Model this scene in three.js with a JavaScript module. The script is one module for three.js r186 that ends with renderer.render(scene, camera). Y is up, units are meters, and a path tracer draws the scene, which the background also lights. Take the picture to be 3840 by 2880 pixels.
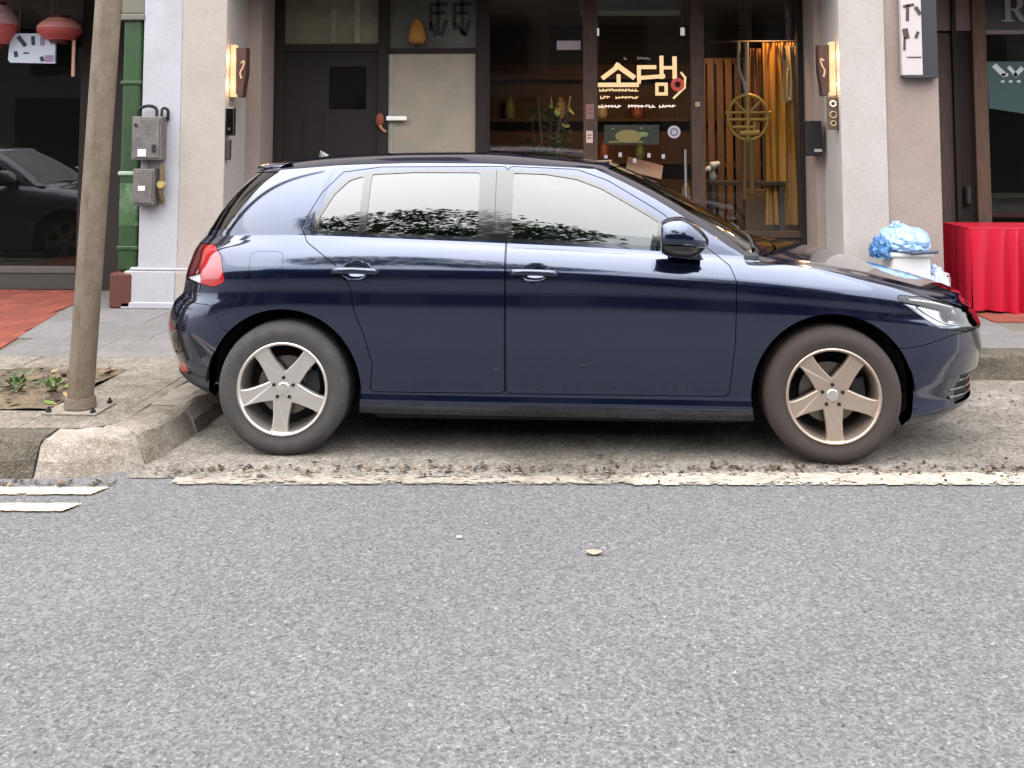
import * as THREE from 'three';
import { mergeGeometries } from 'three/addons/utils/BufferGeometryUtils.js';
import { RoundedBoxGeometry } from 'three/addons/geometries/RoundedBoxGeometry.js';
import { RectAreaLightUniformsLib } from 'three/addons/lights/RectAreaLightUniformsLib.js';

// ---------------------------------------------------------------- camera, sky, sun, exposure
const scene = new THREE.Scene();
const camera = new THREE.PerspectiveCamera(41.33, 4 / 3, 0.1, 600);
camera.position.set(0.062, 1.537, 5.868);
camera.setViewOffset(1024, 768, 0, 317.8, 1024, 768);          // the photograph is the lower part of a taller frame
{
  const yaw = 0.054, pitch = 0.0723;
  camera.lookAt(camera.position.x - Math.sin(yaw) * Math.cos(pitch), camera.position.y + Math.sin(pitch), camera.position.z - Math.cos(yaw) * Math.cos(pitch));
}
camera.updateProjectionMatrix();
scene.add(camera);
const renderer = new THREE.WebGLRenderer({ antialias: true });
renderer.setSize(1024, 768);
renderer.toneMapping = THREE.LinearToneMapping;
renderer.toneMappingExposure = 6.4;
renderer.shadowMap.enabled = true;
RectAreaLightUniformsLib.init();

const SUN = new THREE.Vector3(-0.2, 0.95, 0.24).normalize();
{ // a bright overcast sky: brighter towards the zenith and, broadly, towards the veiled sun
  const W = 256, H = 128, d = new Float32Array(W * H * 4);
  for (let j = 0; j < H; j++) for (let i = 0; i < W; i++) {
    const el = ((j + 0.5) / H - 0.5) * Math.PI, az = ((i + 0.5) / W) * 2 * Math.PI - Math.PI;
    const y = Math.sin(el), c = Math.cos(el), x = c * Math.cos(az), z = c * Math.sin(az);
    const k = Math.max(0, x * SUN.x + y * SUN.y + z * SUN.z);
    const l = y > 0 ? 0.98 * (1 + 1.6 * y) / 2.6 + 0.28 * k ** 6 : 0.2;
    const o = (j * W + i) * 4;
    d[o] = l * 0.965; d[o + 1] = l * 0.99; d[o + 2] = l * 1.05; d[o + 3] = 1;
  }
  const sky = new THREE.DataTexture(d, W, H, THREE.RGBAFormat, THREE.FloatType);
  sky.mapping = THREE.EquirectangularReflectionMapping; sky.magFilter = THREE.LinearFilter; sky.minFilter = THREE.LinearFilter; sky.needsUpdate = true;
  scene.background = sky; scene.environment = sky;
}
const sun = new THREE.DirectionalLight(0xfff3e2, 0.5);
sun.position.copy(SUN).multiplyScalar(30); sun.castShadow = true; sun.shadow.radius = 170;
Object.assign(sun.shadow.camera, { left: -14, right: 14, top: 14, bottom: -14, near: 1, far: 80 });
sun.shadow.mapSize.set(2048, 2048);
scene.add(sun, sun.target);

// ---------------------------------------------------------------- helpers
let seed = 7;
const rnd = () => { seed = (seed + 0x6d2b79f5) | 0; let t = Math.imul(seed ^ (seed >>> 15), 1 | seed); t = (t + Math.imul(t ^ (t >>> 7), 61 | t)) ^ t; return ((t ^ (t >>> 14)) >>> 0) / 4294967296; };
const rr = (a, b) => a + (b - a) * rnd();
const lerp = (a, b, t) => a + (b - a) * t, clamp = (x, a = 0, b = 1) => Math.min(b, Math.max(a, x));
const smooth = (a, b, x) => { const t = clamp((x - a) / (b - a)); return t * t * (3 - 2 * t); };
const taken = {};
function numbered(n) { const k = taken[n] || 0; taken[n] = k + 1; return k ? n + '_' + String(k).padStart(3, '0') : n; }
function tag(o, label, category, group, kind) {
  if (label) o.userData.label = label;
  if (category) o.userData.category = category;
  if (group) o.userData.group = group;
  if (kind) o.userData.kind = kind;
  return o;
}
function thing(name, label, category, pos = [0, 0, 0], turn = 0, group) {
  const o = new THREE.Group(); o.name = numbered(name); o.position.set(...pos); o.rotation.y = turn; scene.add(o);
  return tag(o, label, category, group);
}
function prep(g) {
  if (g.index) g = g.toNonIndexed();
  if (!g.attributes.uv) g.setAttribute('uv', new THREE.BufferAttribute(new Float32Array(g.attributes.position.count * 2), 2));
  if (!g.attributes.normal) g.computeVertexNormals();
  for (const k of Object.keys(g.attributes)) if (!['position', 'normal', 'uv'].includes(k)) g.deleteAttribute(k);
  return g;
}
function join(gs) { gs = [].concat(gs).map(prep); return gs.length > 1 ? mergeGeometries(gs) : gs[0]; }
function mesh(name, gs, mat, parent = scene) {
  const m = new THREE.Mesh(Array.isArray(gs) ? join(gs) : gs, mat); m.name = parent === scene ? numbered(name) : name;
  m.castShadow = m.receiveShadow = true; parent.add(m); return m;
}
// a box by its corners with uv in metres and lightly rounded edges
function bx(x0, x1, y0, y1, z0, z1, r = 0.004) {
  const w = Math.abs(x1 - x0), h = Math.abs(y1 - y0), d = Math.abs(z1 - z0);
  r = Math.min(r, w * 0.3, h * 0.3, d * 0.3);
  const g = r > 0.0005 ? new RoundedBoxGeometry(w, h, d, 1, r) : new THREE.BoxGeometry(w, h, d);
  g.translate((x0 + x1) / 2, (y0 + y1) / 2, (z0 + z1) / 2);
  return boxUV(g);
}
function boxUV(g) {
  if (g.index) g = g.toNonIndexed();
  const p = g.attributes.position, n = g.attributes.normal, uv = new Float32Array(p.count * 2);
  for (let i = 0; i < p.count; i += 3) {
    let ax = 0, ay = 0, az = 0;
    for (let k = 0; k < 3; k++) { ax += Math.abs(n.getX(i + k)); ay += Math.abs(n.getY(i + k)); az += Math.abs(n.getZ(i + k)); }
    for (let k = 0; k < 3; k++) {
      const x = p.getX(i + k), y = p.getY(i + k), z = p.getZ(i + k), j = (i + k) * 2;
      if (ay >= ax && ay >= az) { uv[j] = x; uv[j + 1] = z; } else if (ax >= az) { uv[j] = z; uv[j + 1] = y; } else { uv[j] = x; uv[j + 1] = y; }
    }
  }
  g.setAttribute('uv', new THREE.BufferAttribute(uv, 2));
  return g;
}
function tube(pts, r, seg = 24, rad = 8, closed = false) {
  return new THREE.TubeGeometry(new THREE.CatmullRomCurve3(pts.map((p) => new THREE.Vector3(...p)), closed), seg, r, rad, closed);
}
function cyl(r0, r1, h, x, y, z, n = 20, axis = 'y') {
  const g = new THREE.CylinderGeometry(r1, r0, h, n);
  if (axis === 'z') g.rotateX(Math.PI / 2); if (axis === 'x') g.rotateZ(-Math.PI / 2);
  return g.translate(x, y, z);
}
function extr(pts, depth, bevel = 0, holes = []) {
  const s = new THREE.Shape(pts.map((p) => new THREE.Vector2(...p)));
  for (const h of holes) s.holes.push(new THREE.Path(h.map((p) => new THREE.Vector2(...p))));
  return new THREE.ExtrudeGeometry(s, { depth, bevelEnabled: bevel > 0, bevelSize: bevel, bevelThickness: bevel, bevelSegments: 2, steps: 1 });
}
// a flat slab seen from above: polygon in (x, z), thickness downwards from y
function slab(pts, y, t, bevel = 0.004) {
  const g = extr(pts.map(([x, z]) => [x, -z]), Math.max(0.001, t - 2 * bevel), bevel); g.rotateX(-Math.PI / 2); g.translate(0, y - t + bevel, 0);
  return boxUV(g);
}
// ---- computed textures
function lattice(n, sd) { seed = sd; const a = new Float32Array(n * n); for (let i = 0; i < n * n; i++) a[i] = rnd(); return a; }
const LAT = {};
function noise(u, v, n, sd) { // tileable value noise, u and v in 0..1, n cells
  const a = LAT[n + '_' + sd] || (LAT[n + '_' + sd] = lattice(n, sd));
  const x = u * n, y = v * n, xi = Math.floor(x), yi = Math.floor(y);
  let fx = x - xi, fy = y - yi; fx = fx * fx * (3 - 2 * fx); fy = fy * fy * (3 - 2 * fy);
  const x0 = ((xi % n) + n) % n, x1 = (x0 + 1) % n, y0 = ((yi % n) + n) % n, y1 = (y0 + 1) % n;
  return lerp(lerp(a[y0 * n + x0], a[y0 * n + x1], fx), lerp(a[y1 * n + x0], a[y1 * n + x1], fx), fy);
}
function tex(N, fn, metres, srgb = true) { // fn(u, v) -> [r, g, b] in 0..1
  const d = new Uint8Array(N * N * 4);
  for (let j = 0; j < N; j++) for (let i = 0; i < N; i++) {
    const c = fn(i / N, j / N), o = (j * N + i) * 4;
    d[o] = clamp(c[0]) * 255; d[o + 1] = clamp(c[1]) * 255; d[o + 2] = clamp(c[2]) * 255; d[o + 3] = 255;
  }
  const t = new THREE.DataTexture(d, N, N); t.wrapS = t.wrapT = THREE.RepeatWrapping; t.magFilter = THREE.LinearFilter; t.minFilter = THREE.LinearMipmapLinearFilter;
  t.generateMipmaps = true; t.repeat.set(1 / metres, 1 / metres); if (srgb) t.colorSpace = THREE.SRGBColorSpace; t.needsUpdate = true;
  return t;
}
const std = (color, roughness = 0.8, o = {}) => new THREE.MeshStandardMaterial({ color, roughness, metalness: 0, ...o });
const phys = (color, roughness, o = {}) => new THREE.MeshPhysicalMaterial({ color, roughness, ...o });
const mixc = (a, b, t) => [lerp(a[0], b[0], t), lerp(a[1], b[1], t), lerp(a[2], b[2], t)];
const hex = (h) => [(h >> 16) / 255, ((h >> 8) & 255) / 255, (h & 255) / 255];
// grainy mineral surface: base colour, second colour in patches, speckle
function mineral(N, metres, base, patch, patchAmt, speck, cells = 256, sd = 11, bump = 0.002) {
  const A = hex(base), B = hex(patch);
  const h = (u, v) => 0.5 * noise(u, v, cells, sd) + 0.3 * noise(u, v, cells * 2 > N ? N / 2 : cells * 2, sd + 1) + 0.2 * noise(u, v, 37, sd + 2);
  const map = tex(N, (u, v) => {
    const p = clamp((0.55 * noise(u, v, 5, sd + 3) + 0.3 * noise(u, v, 13, sd + 4) + 0.15 * noise(u, v, 41, sd + 5) - 0.35) * 2.2) * patchAmt;
    const c = mixc(A, B, p), s = (h(u, v) - 0.5) * speck;
    return [c[0] + s, c[1] + s, c[2] + s];
  }, metres);
  const bm = tex(512, (u, v) => { const s = h(u, v); return [s, s, s]; }, metres, false);
  return new THREE.MeshStandardMaterial({ map, bumpMap: bm, bumpScale: bump, roughness: 0.92 });
}
// ---------------------------------------------------------------- the car
function pchip(xs, ys) {
  const n = xs.length, h = [], dl = [], m = [];
  for (let i = 0; i < n - 1; i++) { h[i] = xs[i + 1] - xs[i]; dl[i] = (ys[i + 1] - ys[i]) / h[i]; }
  for (let i = 0; i < n; i++) {
    if (i === 0) m[i] = dl[0]; else if (i === n - 1) m[i] = dl[n - 2];
    else if (dl[i - 1] * dl[i] <= 0) m[i] = 0;
    else { const a = 2 * h[i] + h[i - 1], b = h[i] + 2 * h[i - 1]; m[i] = (a + b) / (a / dl[i - 1] + b / dl[i]); }
  }
  return (x) => {
    if (x <= xs[0]) return ys[0]; if (x >= xs[n - 1]) return ys[n - 1];
    let i = 0; while (x > xs[i + 1]) i++;
    const t = (x - xs[i]) / h[i], t2 = t * t, t3 = t2 * t;
    return (2 * t3 - 3 * t2 + 1) * ys[i] + (t3 - 2 * t2 + t) * h[i] * m[i] + (-2 * t3 + 3 * t2) * ys[i + 1] + (t3 - t2) * h[i] * m[i + 1];
  };
}
const table = (...p) => pchip(p.map((q) => q[0]), p.map((q) => q[1]));
function quarter(W, a, n) { // a quarter of a rounded plan outline, resampled by length: frac 0 at the centre line, 1 at the side
  const P = [], L = [0];
  for (let i = 0; i <= 300; i++) { const t = (i / 300) * Math.PI / 2, c = Math.cos(t), s = Math.sin(t), r = 1 / (c ** n + s ** n) ** (1 / n); P.push([a * r * c, W * r * s]); if (i) L.push(L[i - 1] + Math.hypot(P[i][0] - P[i - 1][0], P[i][1] - P[i - 1][1])); }
  return (f) => { const q = f * L[300]; let i = 0; while (i < 299 && L[i + 1] < q) i++; const t = (q - L[i]) / (L[i + 1] - L[i]); return [lerp(P[i][0], P[i + 1][0], t), lerp(P[i][1], P[i + 1][1], t)]; };
}
const XC = 1.2, taper = (x) => 1 - 0.016 * (x / 2) ** 2;
function ringPlan(W, xr, xf, nr, nf) {
  const qr = quarter(W, -XC - xr, nr), qf = quarter(W, xf - XC, nf);
  return (sec, f) => {
    let x, z;
    if (sec === 0) { const q = qr(f); x = -XC - q[0]; z = q[1]; } else if (sec === 1) { x = lerp(-XC, XC, f); z = W; } else { const q = qf(1 - f); x = XC + q[0]; z = q[1]; }
    return [x, z * taper(x)];
  };
}
const beltY = table([-1.95, 0.985], [-1.6, 1.03], [-1.23, 1.046], [-0.94, 1.038], [-0.23, 1.012], [0.12, 0.998], [0.46, 0.981], [0.77, 0.964], [0.93, 0.955]);
const edgeY = table([0.9, 0.957], [1.17, 0.938], [1.4, 0.903], [1.63, 0.853], [1.85, 0.79], [2.0, 0.752], [2.14, 0.712]);
const hoodY = (x, z) => edgeY(x) + 0.03 * (1 - Math.min(1, (z / 0.8) ** 2)) - 0.012 * smooth(0.66, 0.8, z);
const railY = table([-1.66, 1.318], [-1.46, 1.357], [-1.2, 1.385], [-1, 1.396], [-0.72, 1.404], [-0.38, 1.406], [-0.1, 1.4], [0.1, 1.391], [0.2, 1.382]);
const LOW = [ // y along x, half width, rear end, front end, corner exponents
  [table([-2, 0.33], [-1.7, 0.25], [-1, 0.2], [1, 0.185], [1.7, 0.16], [2.1, 0.19]), 0.80, -1.98, 2.10],
  [table([-2.03, 0.37], [-1.7, 0.31], [-1, 0.275], [1, 0.262], [1.7, 0.235], [2.12, 0.26]), 0.876, -2.035, 2.165],
  [table([-2.03, 0.40], [-1.7, 0.35], [-1, 0.318], [1, 0.305], [1.7, 0.285], [2.12, 0.31]), 0.870, -2.04, 2.165],
  [table([-2.06, 0.45], [-1.3, 0.40], [1, 0.385], [2.12, 0.37]), 0.882, -2.065, 2.195],
  [table([-2.09, 0.56], [-1.3, 0.58], [0, 0.56], [1.3, 0.56], [2.16, 0.5]), 0.895, -2.095, 2.228],
  [table([-2.05, 0.69], [-1.3, 0.72], [0, 0.71], [1.2, 0.7], [2.15, 0.6]), 0.893, -2.06, 2.226],
  [table([-1.99, 0.735], [-1.3, 0.80], [0, 0.80], [1.1, 0.755], [2.13, 0.64]), 0.888, -2.015, 2.208],
  [table([-1.96, 0.82], [-1.6, 0.862], [-0.9, 0.876], [-0.2, 0.876], [0.67, 0.835], [1.04, 0.805], [1.6, 0.76], [2.1, 0.675]), 0.886, -2.0, 2.185],
  [table([-1.95, 0.85], [-1.6, 0.89], [-0.9, 0.903], [-0.2, 0.902], [0.67, 0.862], [1.04, 0.833], [1.6, 0.782], [2.1, 0.688]), 0.8815, -1.995, 2.178],
  [table([-1.95, 0.90], [-1.6, 0.945], [-0.9, 0.962], [-0.2, 0.955], [0.67, 0.912], [1.04, 0.882], [1.6, 0.815], [2.1, 0.70]), 0.861, -1.98, 2.165],
  [table([-1.95, 0.95], [-1.6, 0.995], [-0.9, 1.008], [-0.2, 0.992], [0.67, 0.948], [1.04, 0.917], [1.6, 0.838], [2.1, 0.706]), 0.832, -1.966, 2.15],
];
function buildBody() {
  const NR = 64, NS = 236, NF = 96, cols = [];
  for (let i = 0; i < NR; i++) cols.push([0, i / NR]);
  for (let i = 0; i < NS; i++) cols.push([1, i / NS]);
  for (let i = 0; i <= NF; i++) cols.push([2, i / NF]);
  const low = LOW.map(([y, W, xr, xf]) => { const p = ringPlan(W, xr, xf, 3.3, 2.9); return (s, f) => { const [x, z] = p(s, f); return [x, y(x), z]; }; });
  const p4 = ringPlan(0.80, -1.955, 2.14, 3.1, 2.9);
  const r4 = (s, f) => { const [x, z] = p4(s, f); return [x, x > 0.93 ? hoodY(x, z) : beltY(x), z]; };
  const p5 = ringPlan(0.787, -1.925, 2.14, 2.9, 2.9);
  const ZC = 0.767;
  const r5 = (s, f) => {
    const [x4, y4, z4] = r4(s, f);
    if (x4 > 0.93) { const z = Math.min(ZC, z4 * ZC / 0.796), x = 0.93 + 0.16 * (1 - (z / ZC) ** 3); return [x, hoodY(x, z) + 0.014, z]; }
    const [x, z] = p5(s, f); return [x, beltY(x) + 0.014 + (s === 0 ? 0.03 * (1 - f) : 0), z];
  };
  const ZT = 0.575, topZ = table([-1.15, 0.572], [-0.8, 0.598], [-0.3, 0.606], [0, 0.592], [0.2, 0.575]);
  const q6 = quarter(0.572, 0.5, 3);
  const roofY = (x, z, xe = x) => railY(xe) + (0.052 - 0.022 * smooth(-0.45, 0.2, x)) * (1 - Math.min(1, (z / 0.6) ** 7));
  const r6 = (s, f) => {
    const [x4, , z4] = r4(s, f);
    if (x4 > 0.93) { const z = Math.min(ZT, z4 * ZT / 0.796), x = 0.2 + 0.12 * (1 - (z / ZT) ** 3); return [x, roofY(Math.min(x, 0.2), z), z]; }
    if (s === 0) { const q = q6(f), x = -1.15 - q[0], z = q[1]; return [x, roofY(x, z), z]; }
    const x = lerp(-1.15, 0.2, (x4 + XC) / (0.93 + XC)); return [x, roofY(x, topZ(x)), topZ(x)];
  };
  const V = [0]; { const mid = low.map((r) => r(1, 0.5)).concat([r4(1, 0.5)]); for (let i = 1; i < mid.length; i++) V.push(V[i - 1] + Math.hypot(mid[i][1] - mid[i - 1][1], mid[i][2] - mid[i - 1][2]) + 0.004); }
  const rowsA = []; for (let i = 0; i < V.length - 1; i++) { const n = Math.max(2, Math.round((V[i + 1] - V[i]) / 0.013)); for (let k = 0; k < n; k++) rowsA.push(lerp(V[i], V[i + 1], k / n)); }
  const NB = 16, NC = 26, ND = 16, grid = [];
  const R5 = cols.map(([s, f]) => r5(s, f)), R6 = cols.map(([s, f]) => r6(s, f));
  cols.forEach(([s, f], j) => {
    const col = [], P = low.map((r) => r(s, f)).concat([r4(s, f)]), fs = [0, 1, 2].map((k) => pchip(V, P.map((p) => p[k])));
    const sp = s + f;
    for (const v of rowsA) col.push([fs[0](v), fs[1](v), fs[2](v), sp, v / V[V.length - 1]]);
    const a = P[P.length - 1], b = R5[j], c = R6[j];
    for (let k = 0; k < NB; k++) { const t = k / NB, x = lerp(a[0], b[0], t), z = lerp(a[2], b[2], t); let y = lerp(a[1], b[1], t); if (a[0] > 0.93) y = hoodY(x, z) + 0.014 * smooth(0.8, 1, t); col.push([x, y, z, sp, 1 + t]); }
    const j0 = Math.max(0, j - 3), j1 = Math.min(cols.length - 1, j + 3);
    let T = new THREE.Vector3(R5[j1][0] - R5[j0][0] + R6[j1][0] - R6[j0][0], R5[j1][1] - R5[j0][1] + R6[j1][1] - R6[j0][1], R5[j1][2] - R5[j0][2] + R6[j1][2] - R6[j0][2]);
    const C = new THREE.Vector3(c[0] - b[0], c[1] - b[1], c[2] - b[2]), N = new THREE.Vector3().crossVectors(T, C).normalize();
    if (j === 0) N.set(-0.9, 0.4, 0).normalize(); if (j === cols.length - 1) N.set(0.5, 0.86, 0);
    const side = a[0] < 0.93 && s === 1, amt = side ? 0.02 : 0.028;
    if (N.y < 0) N.negate();
    for (let k = 0; k < NC; k++) { const t = k / NC, w = amt * 4 * t * (1 - t); col.push([lerp(b[0], c[0], t) + N.x * w, lerp(b[1], c[1], t) + N.y * w, lerp(b[2], c[2], t) + N.z * w, sp, 2 + t]); }
    for (let k = 0; k <= ND; k++) { const t = k / ND, z = c[2] * (1 - t), x = c[0]; const dy = roofY(Math.min(x, 0.2), z) - roofY(Math.min(x, 0.2), c[2]); col.push([x, c[1] + dy + 0.016 * Math.sin(Math.min(1, t * 2.5) * Math.PI / 2) * Math.min(1, c[2] * 4), z, sp, 3 + t]); }
    grid.push(col);
  });
  // hollows behind the two door handles
  for (const [hx, hy] of [[-0.975, 0.898], [-0.10, 0.895]]) for (const col of grid) for (const p of col) if (p[4] < 1.2) {
    const q = ((p[0] - hx) / 0.062) ** 2 + ((p[1] - hy) / 0.032) ** 2; if (q < 1) p[2] -= 0.022 * (1 - q) ** 0.6;
  }
  const rows = grid[0].length, M = { v: [], idx: [] };
  for (const col of grid) for (const p of col) M.v.push(p);
  for (let j = 0; j < grid.length - 1; j++) for (let i = 0; i < rows - 1; i++) { const a = j * rows + i, b = a + rows; M.idx.push(a, b, b + 1, a, b + 1, a + 1); }
  // normals from the whole surface, so that pieces cut from it shade as one
  const n = M.v.map(() => [0, 0, 0]);
  for (let i = 0; i < M.idx.length; i += 3) {
    const [A, B, C] = [M.v[M.idx[i]], M.v[M.idx[i + 1]], M.v[M.idx[i + 2]]];
    const u = [B[0] - A[0], B[1] - A[1], B[2] - A[2]], w = [C[0] - A[0], C[1] - A[1], C[2] - A[2]];
    const c = [u[1] * w[2] - u[2] * w[1], u[2] * w[0] - u[0] * w[2], u[0] * w[1] - u[1] * w[0]];
    for (let k = 0; k < 3; k++) { const q = n[M.idx[i + k]]; q[0] += c[0]; q[1] += c[1]; q[2] += c[2]; }
  }
  M.v = M.v.map((p, i) => { const q = n[i]; if (p[2] < 1e-4) q[2] = 0; const l = Math.hypot(...q) || 1; return [p[0], p[1], p[2], q[0] / l, q[1] / l, q[2] / l, p[3], p[4], 0]; });
  return M;
}
// cut a surface along f = 0: [inside (f < -gap), outside (f > gap)], the edge turned inwards by lip
function cut(M, f, gap = 0.002, lip = 0.012) {
  const val = M.v.map(f);
  const side = (sign, off) => {
    const O = { v: [], idx: [] }, map = {}, edges = [];
    const keep = (i) => sign * val[i] - off > 0;
    const old = (i) => (map[i] ??= O.v.push(M.v[i]) - 1);
    const mid = (i, j) => { const k = i < j ? i + '_' + j : j + '_' + i; if (map[k] === undefined) { const a = sign * val[i] - off, b = sign * val[j] - off, t = a / (a - b); map[k] = O.v.push(M.v[i].map((q, m) => lerp(q, M.v[j][m], t))) - 1; } return map[k]; };
    for (let q = 0; q < M.idx.length; q += 3) {
      const T = [M.idx[q], M.idx[q + 1], M.idx[q + 2]], K = T.map(keep), c = K[0] + K[1] + K[2];
      if (c === 3) O.idx.push(...T.map(old));
      else if (c) {
        let r = 0; while (!(c === 1 ? K[r] : !K[r])) r++;
        const [a, b, d] = [T[r], T[(r + 1) % 3], T[(r + 2) % 3]];
        if (c === 1) { const m = mid(a, b), n = mid(a, d); O.idx.push(old(a), m, n); edges.push([m, n]); }
        else { const m = mid(a, b), n = mid(a, d); O.idx.push(m, old(b), old(d), m, old(d), n); edges.push([n, m]); }
      }
    }
    if (lip > 0) for (const [a, b] of edges) {
      const A = O.v[a], B = O.v[b], k = O.v.length, dn = (p) => [p[0] - p[3] * lip, p[1] - p[4] * lip, p[2] - p[5] * lip];
      const A2 = dn(A), B2 = dn(B), u = [B[0] - A[0], B[1] - A[1], B[2] - A[2]], w = [A2[0] - A[0], A2[1] - A[1], A2[2] - A[2]];
      let N = [u[1] * w[2] - u[2] * w[1], u[2] * w[0] - u[0] * w[2], u[0] * w[1] - u[1] * w[0]]; const l = Math.hypot(...N) || 1; N = N.map((q) => q / l);
      for (const p of [A, B, B2, A2]) O.v.push([p[0], p[1], p[2], ...N, A[6], A[7], 1]);
      O.idx.push(k, k + 2, k + 1, k, k + 3, k + 2);
    }
    return O;
  };
  return [side(-1, gap), side(1, gap)];
}
function toGeo(M, mirror = 0, shift = 0) { // mirror: 0 this side, 1 other side, 2 both
  const pos = [], nor = [];
  const put = (m) => { for (let i = 0; i < M.idx.length; i += 3) for (const k of m ? [0, 2, 1] : [0, 1, 2]) { const p = M.v[M.idx[i + k]], sh = p[8] ? 0 : shift; pos.push(p[0] + p[3] * sh, p[1] + p[4] * sh, (p[2] + p[5] * sh) * (m ? -1 : 1)); nor.push(p[3], p[4], m ? -p[5] : p[5]); } };
  if (mirror !== 1) put(false); if (mirror !== 0) put(true);
  const g = new THREE.BufferGeometry();
  g.setAttribute('position', new THREE.Float32BufferAttribute(pos, 3)); g.setAttribute('normal', new THREE.Float32BufferAttribute(nor, 3));
  const uv = new Float32Array(pos.length / 3 * 2); for (let i = 0; i < pos.length / 3; i++) { uv[2 * i] = pos[3 * i]; uv[2 * i + 1] = pos[3 * i + 1]; }
  g.setAttribute('uv', new THREE.BufferAttribute(uv, 2));
  return g;
}
function sdPoly(P, r = 0) { // signed distance to a polygon in (x, y), corners rounded by r
  if (r) { let A = 0; P.forEach((p, i) => { const q = P[(i + 1) % P.length]; A += p[0] * q[1] - q[0] * p[1]; }); const sg = Math.sign(A); P = P.map((p, i) => { const a = P[(i + P.length - 1) % P.length], b = P[(i + 1) % P.length]; const n1 = [p[1] - a[1], a[0] - p[0]], n2 = [b[1] - p[1], p[0] - b[0]], l1 = Math.hypot(...n1), l2 = Math.hypot(...n2); const u = [n1[0] / l1, n1[1] / l1], w = [n2[0] / l2, n2[1] / l2], k = r / Math.max(0.35, 1 + u[0] * w[0] + u[1] * w[1]); return [p[0] - sg * (u[0] + w[0]) * k, p[1] - sg * (u[1] + w[1]) * k]; }); }
  return (x, y) => {
    let d = 1e9, s = 1;
    for (let i = 0, j = P.length - 1; i < P.length; j = i++) {
      const ex = P[j][0] - P[i][0], ey = P[j][1] - P[i][1], wx = x - P[i][0], wy = y - P[i][1], t = clamp((wx * ex + wy * ey) / (ex * ex + ey * ey));
      d = Math.min(d, (wx - ex * t) ** 2 + (wy - ey * t) ** 2);
      const a = y >= P[i][1], b = y < P[j][1], c = ex * wy > ey * wx;
      if ((a && b && c) || (!a && !b && !c)) s = -s;
    }
    return s * Math.sqrt(d) - r;
  };
}
const M = {
  paint: phys(0x000000, 0.12, { metalness: 0, clearcoat: 1, clearcoatRoughness: 0.015, ior: 1.7, specularColor: new THREE.Color().setRGB(0.55, 0.66, 1.0) }),
  black: phys(0x050505, 0.12, { clearcoat: 1, clearcoatRoughness: 0.03 }),
  plastic: std(0x15151a, 0.6), rubber: std(0x101010, 0.75), dark: std(0x070708, 0.9), cabin: std(0x1d2022, 0.85), seat: std(0x3a4040, 0.9),
  chrome: std(0xd8d8d8, 0.12, { metalness: 1 }), steel: std(0x6d6863, 0.38, { metalness: 1 }),
  window: phys(0xa9b8b0, 0, { transmission: 1, thickness: 0, ior: 1.9, specularColor: new THREE.Color(0.94, 1, 0.985) }),
  rearWindow: phys(0x384440, 0, { transmission: 1, thickness: 0, ior: 1.92 }),
  lens: phys(0xf2f4f6, 0.02, { transmission: 1, thickness: 0, ior: 1.6 }),
  bowl: std(0xd6d8dc, 0.22, { metalness: 0.9 }),
  red: phys(0x8e0610, 0.12, { clearcoat: 1, clearcoatRoughness: 0.02, ior: 1.7 }), redDark: phys(0x4a0206, 0.15, { clearcoat: 1, clearcoatRoughness: 0.02 }),
};
M.paint.color.setRGB(0.0012, 0.0022, 0.0095);
M.alloy = std(0xd8d2cb, 0.3, { metalness: 0.88 });
{ // road dust on the tyres
  const t = tex(256, (u, v) => { const q = 0.5 * noise(u, v, 9, 71) + 0.5 * noise(u, v, 40, 72); return mixc([0.185, 0.178, 0.18], [0.26, 0.245, 0.235], q); }, 0.4);
  M.tyre = new THREE.MeshStandardMaterial({ map: t, roughness: 0.85 });
  M.tyreDusty = std(0x342c28, 0.88); M.alloyDusty = std(0xb7a596, 0.38, { metalness: 0.8 });
}
for (const k of ['window', 'rearWindow', 'lens']) M[k].side = THREE.DoubleSide;

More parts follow.
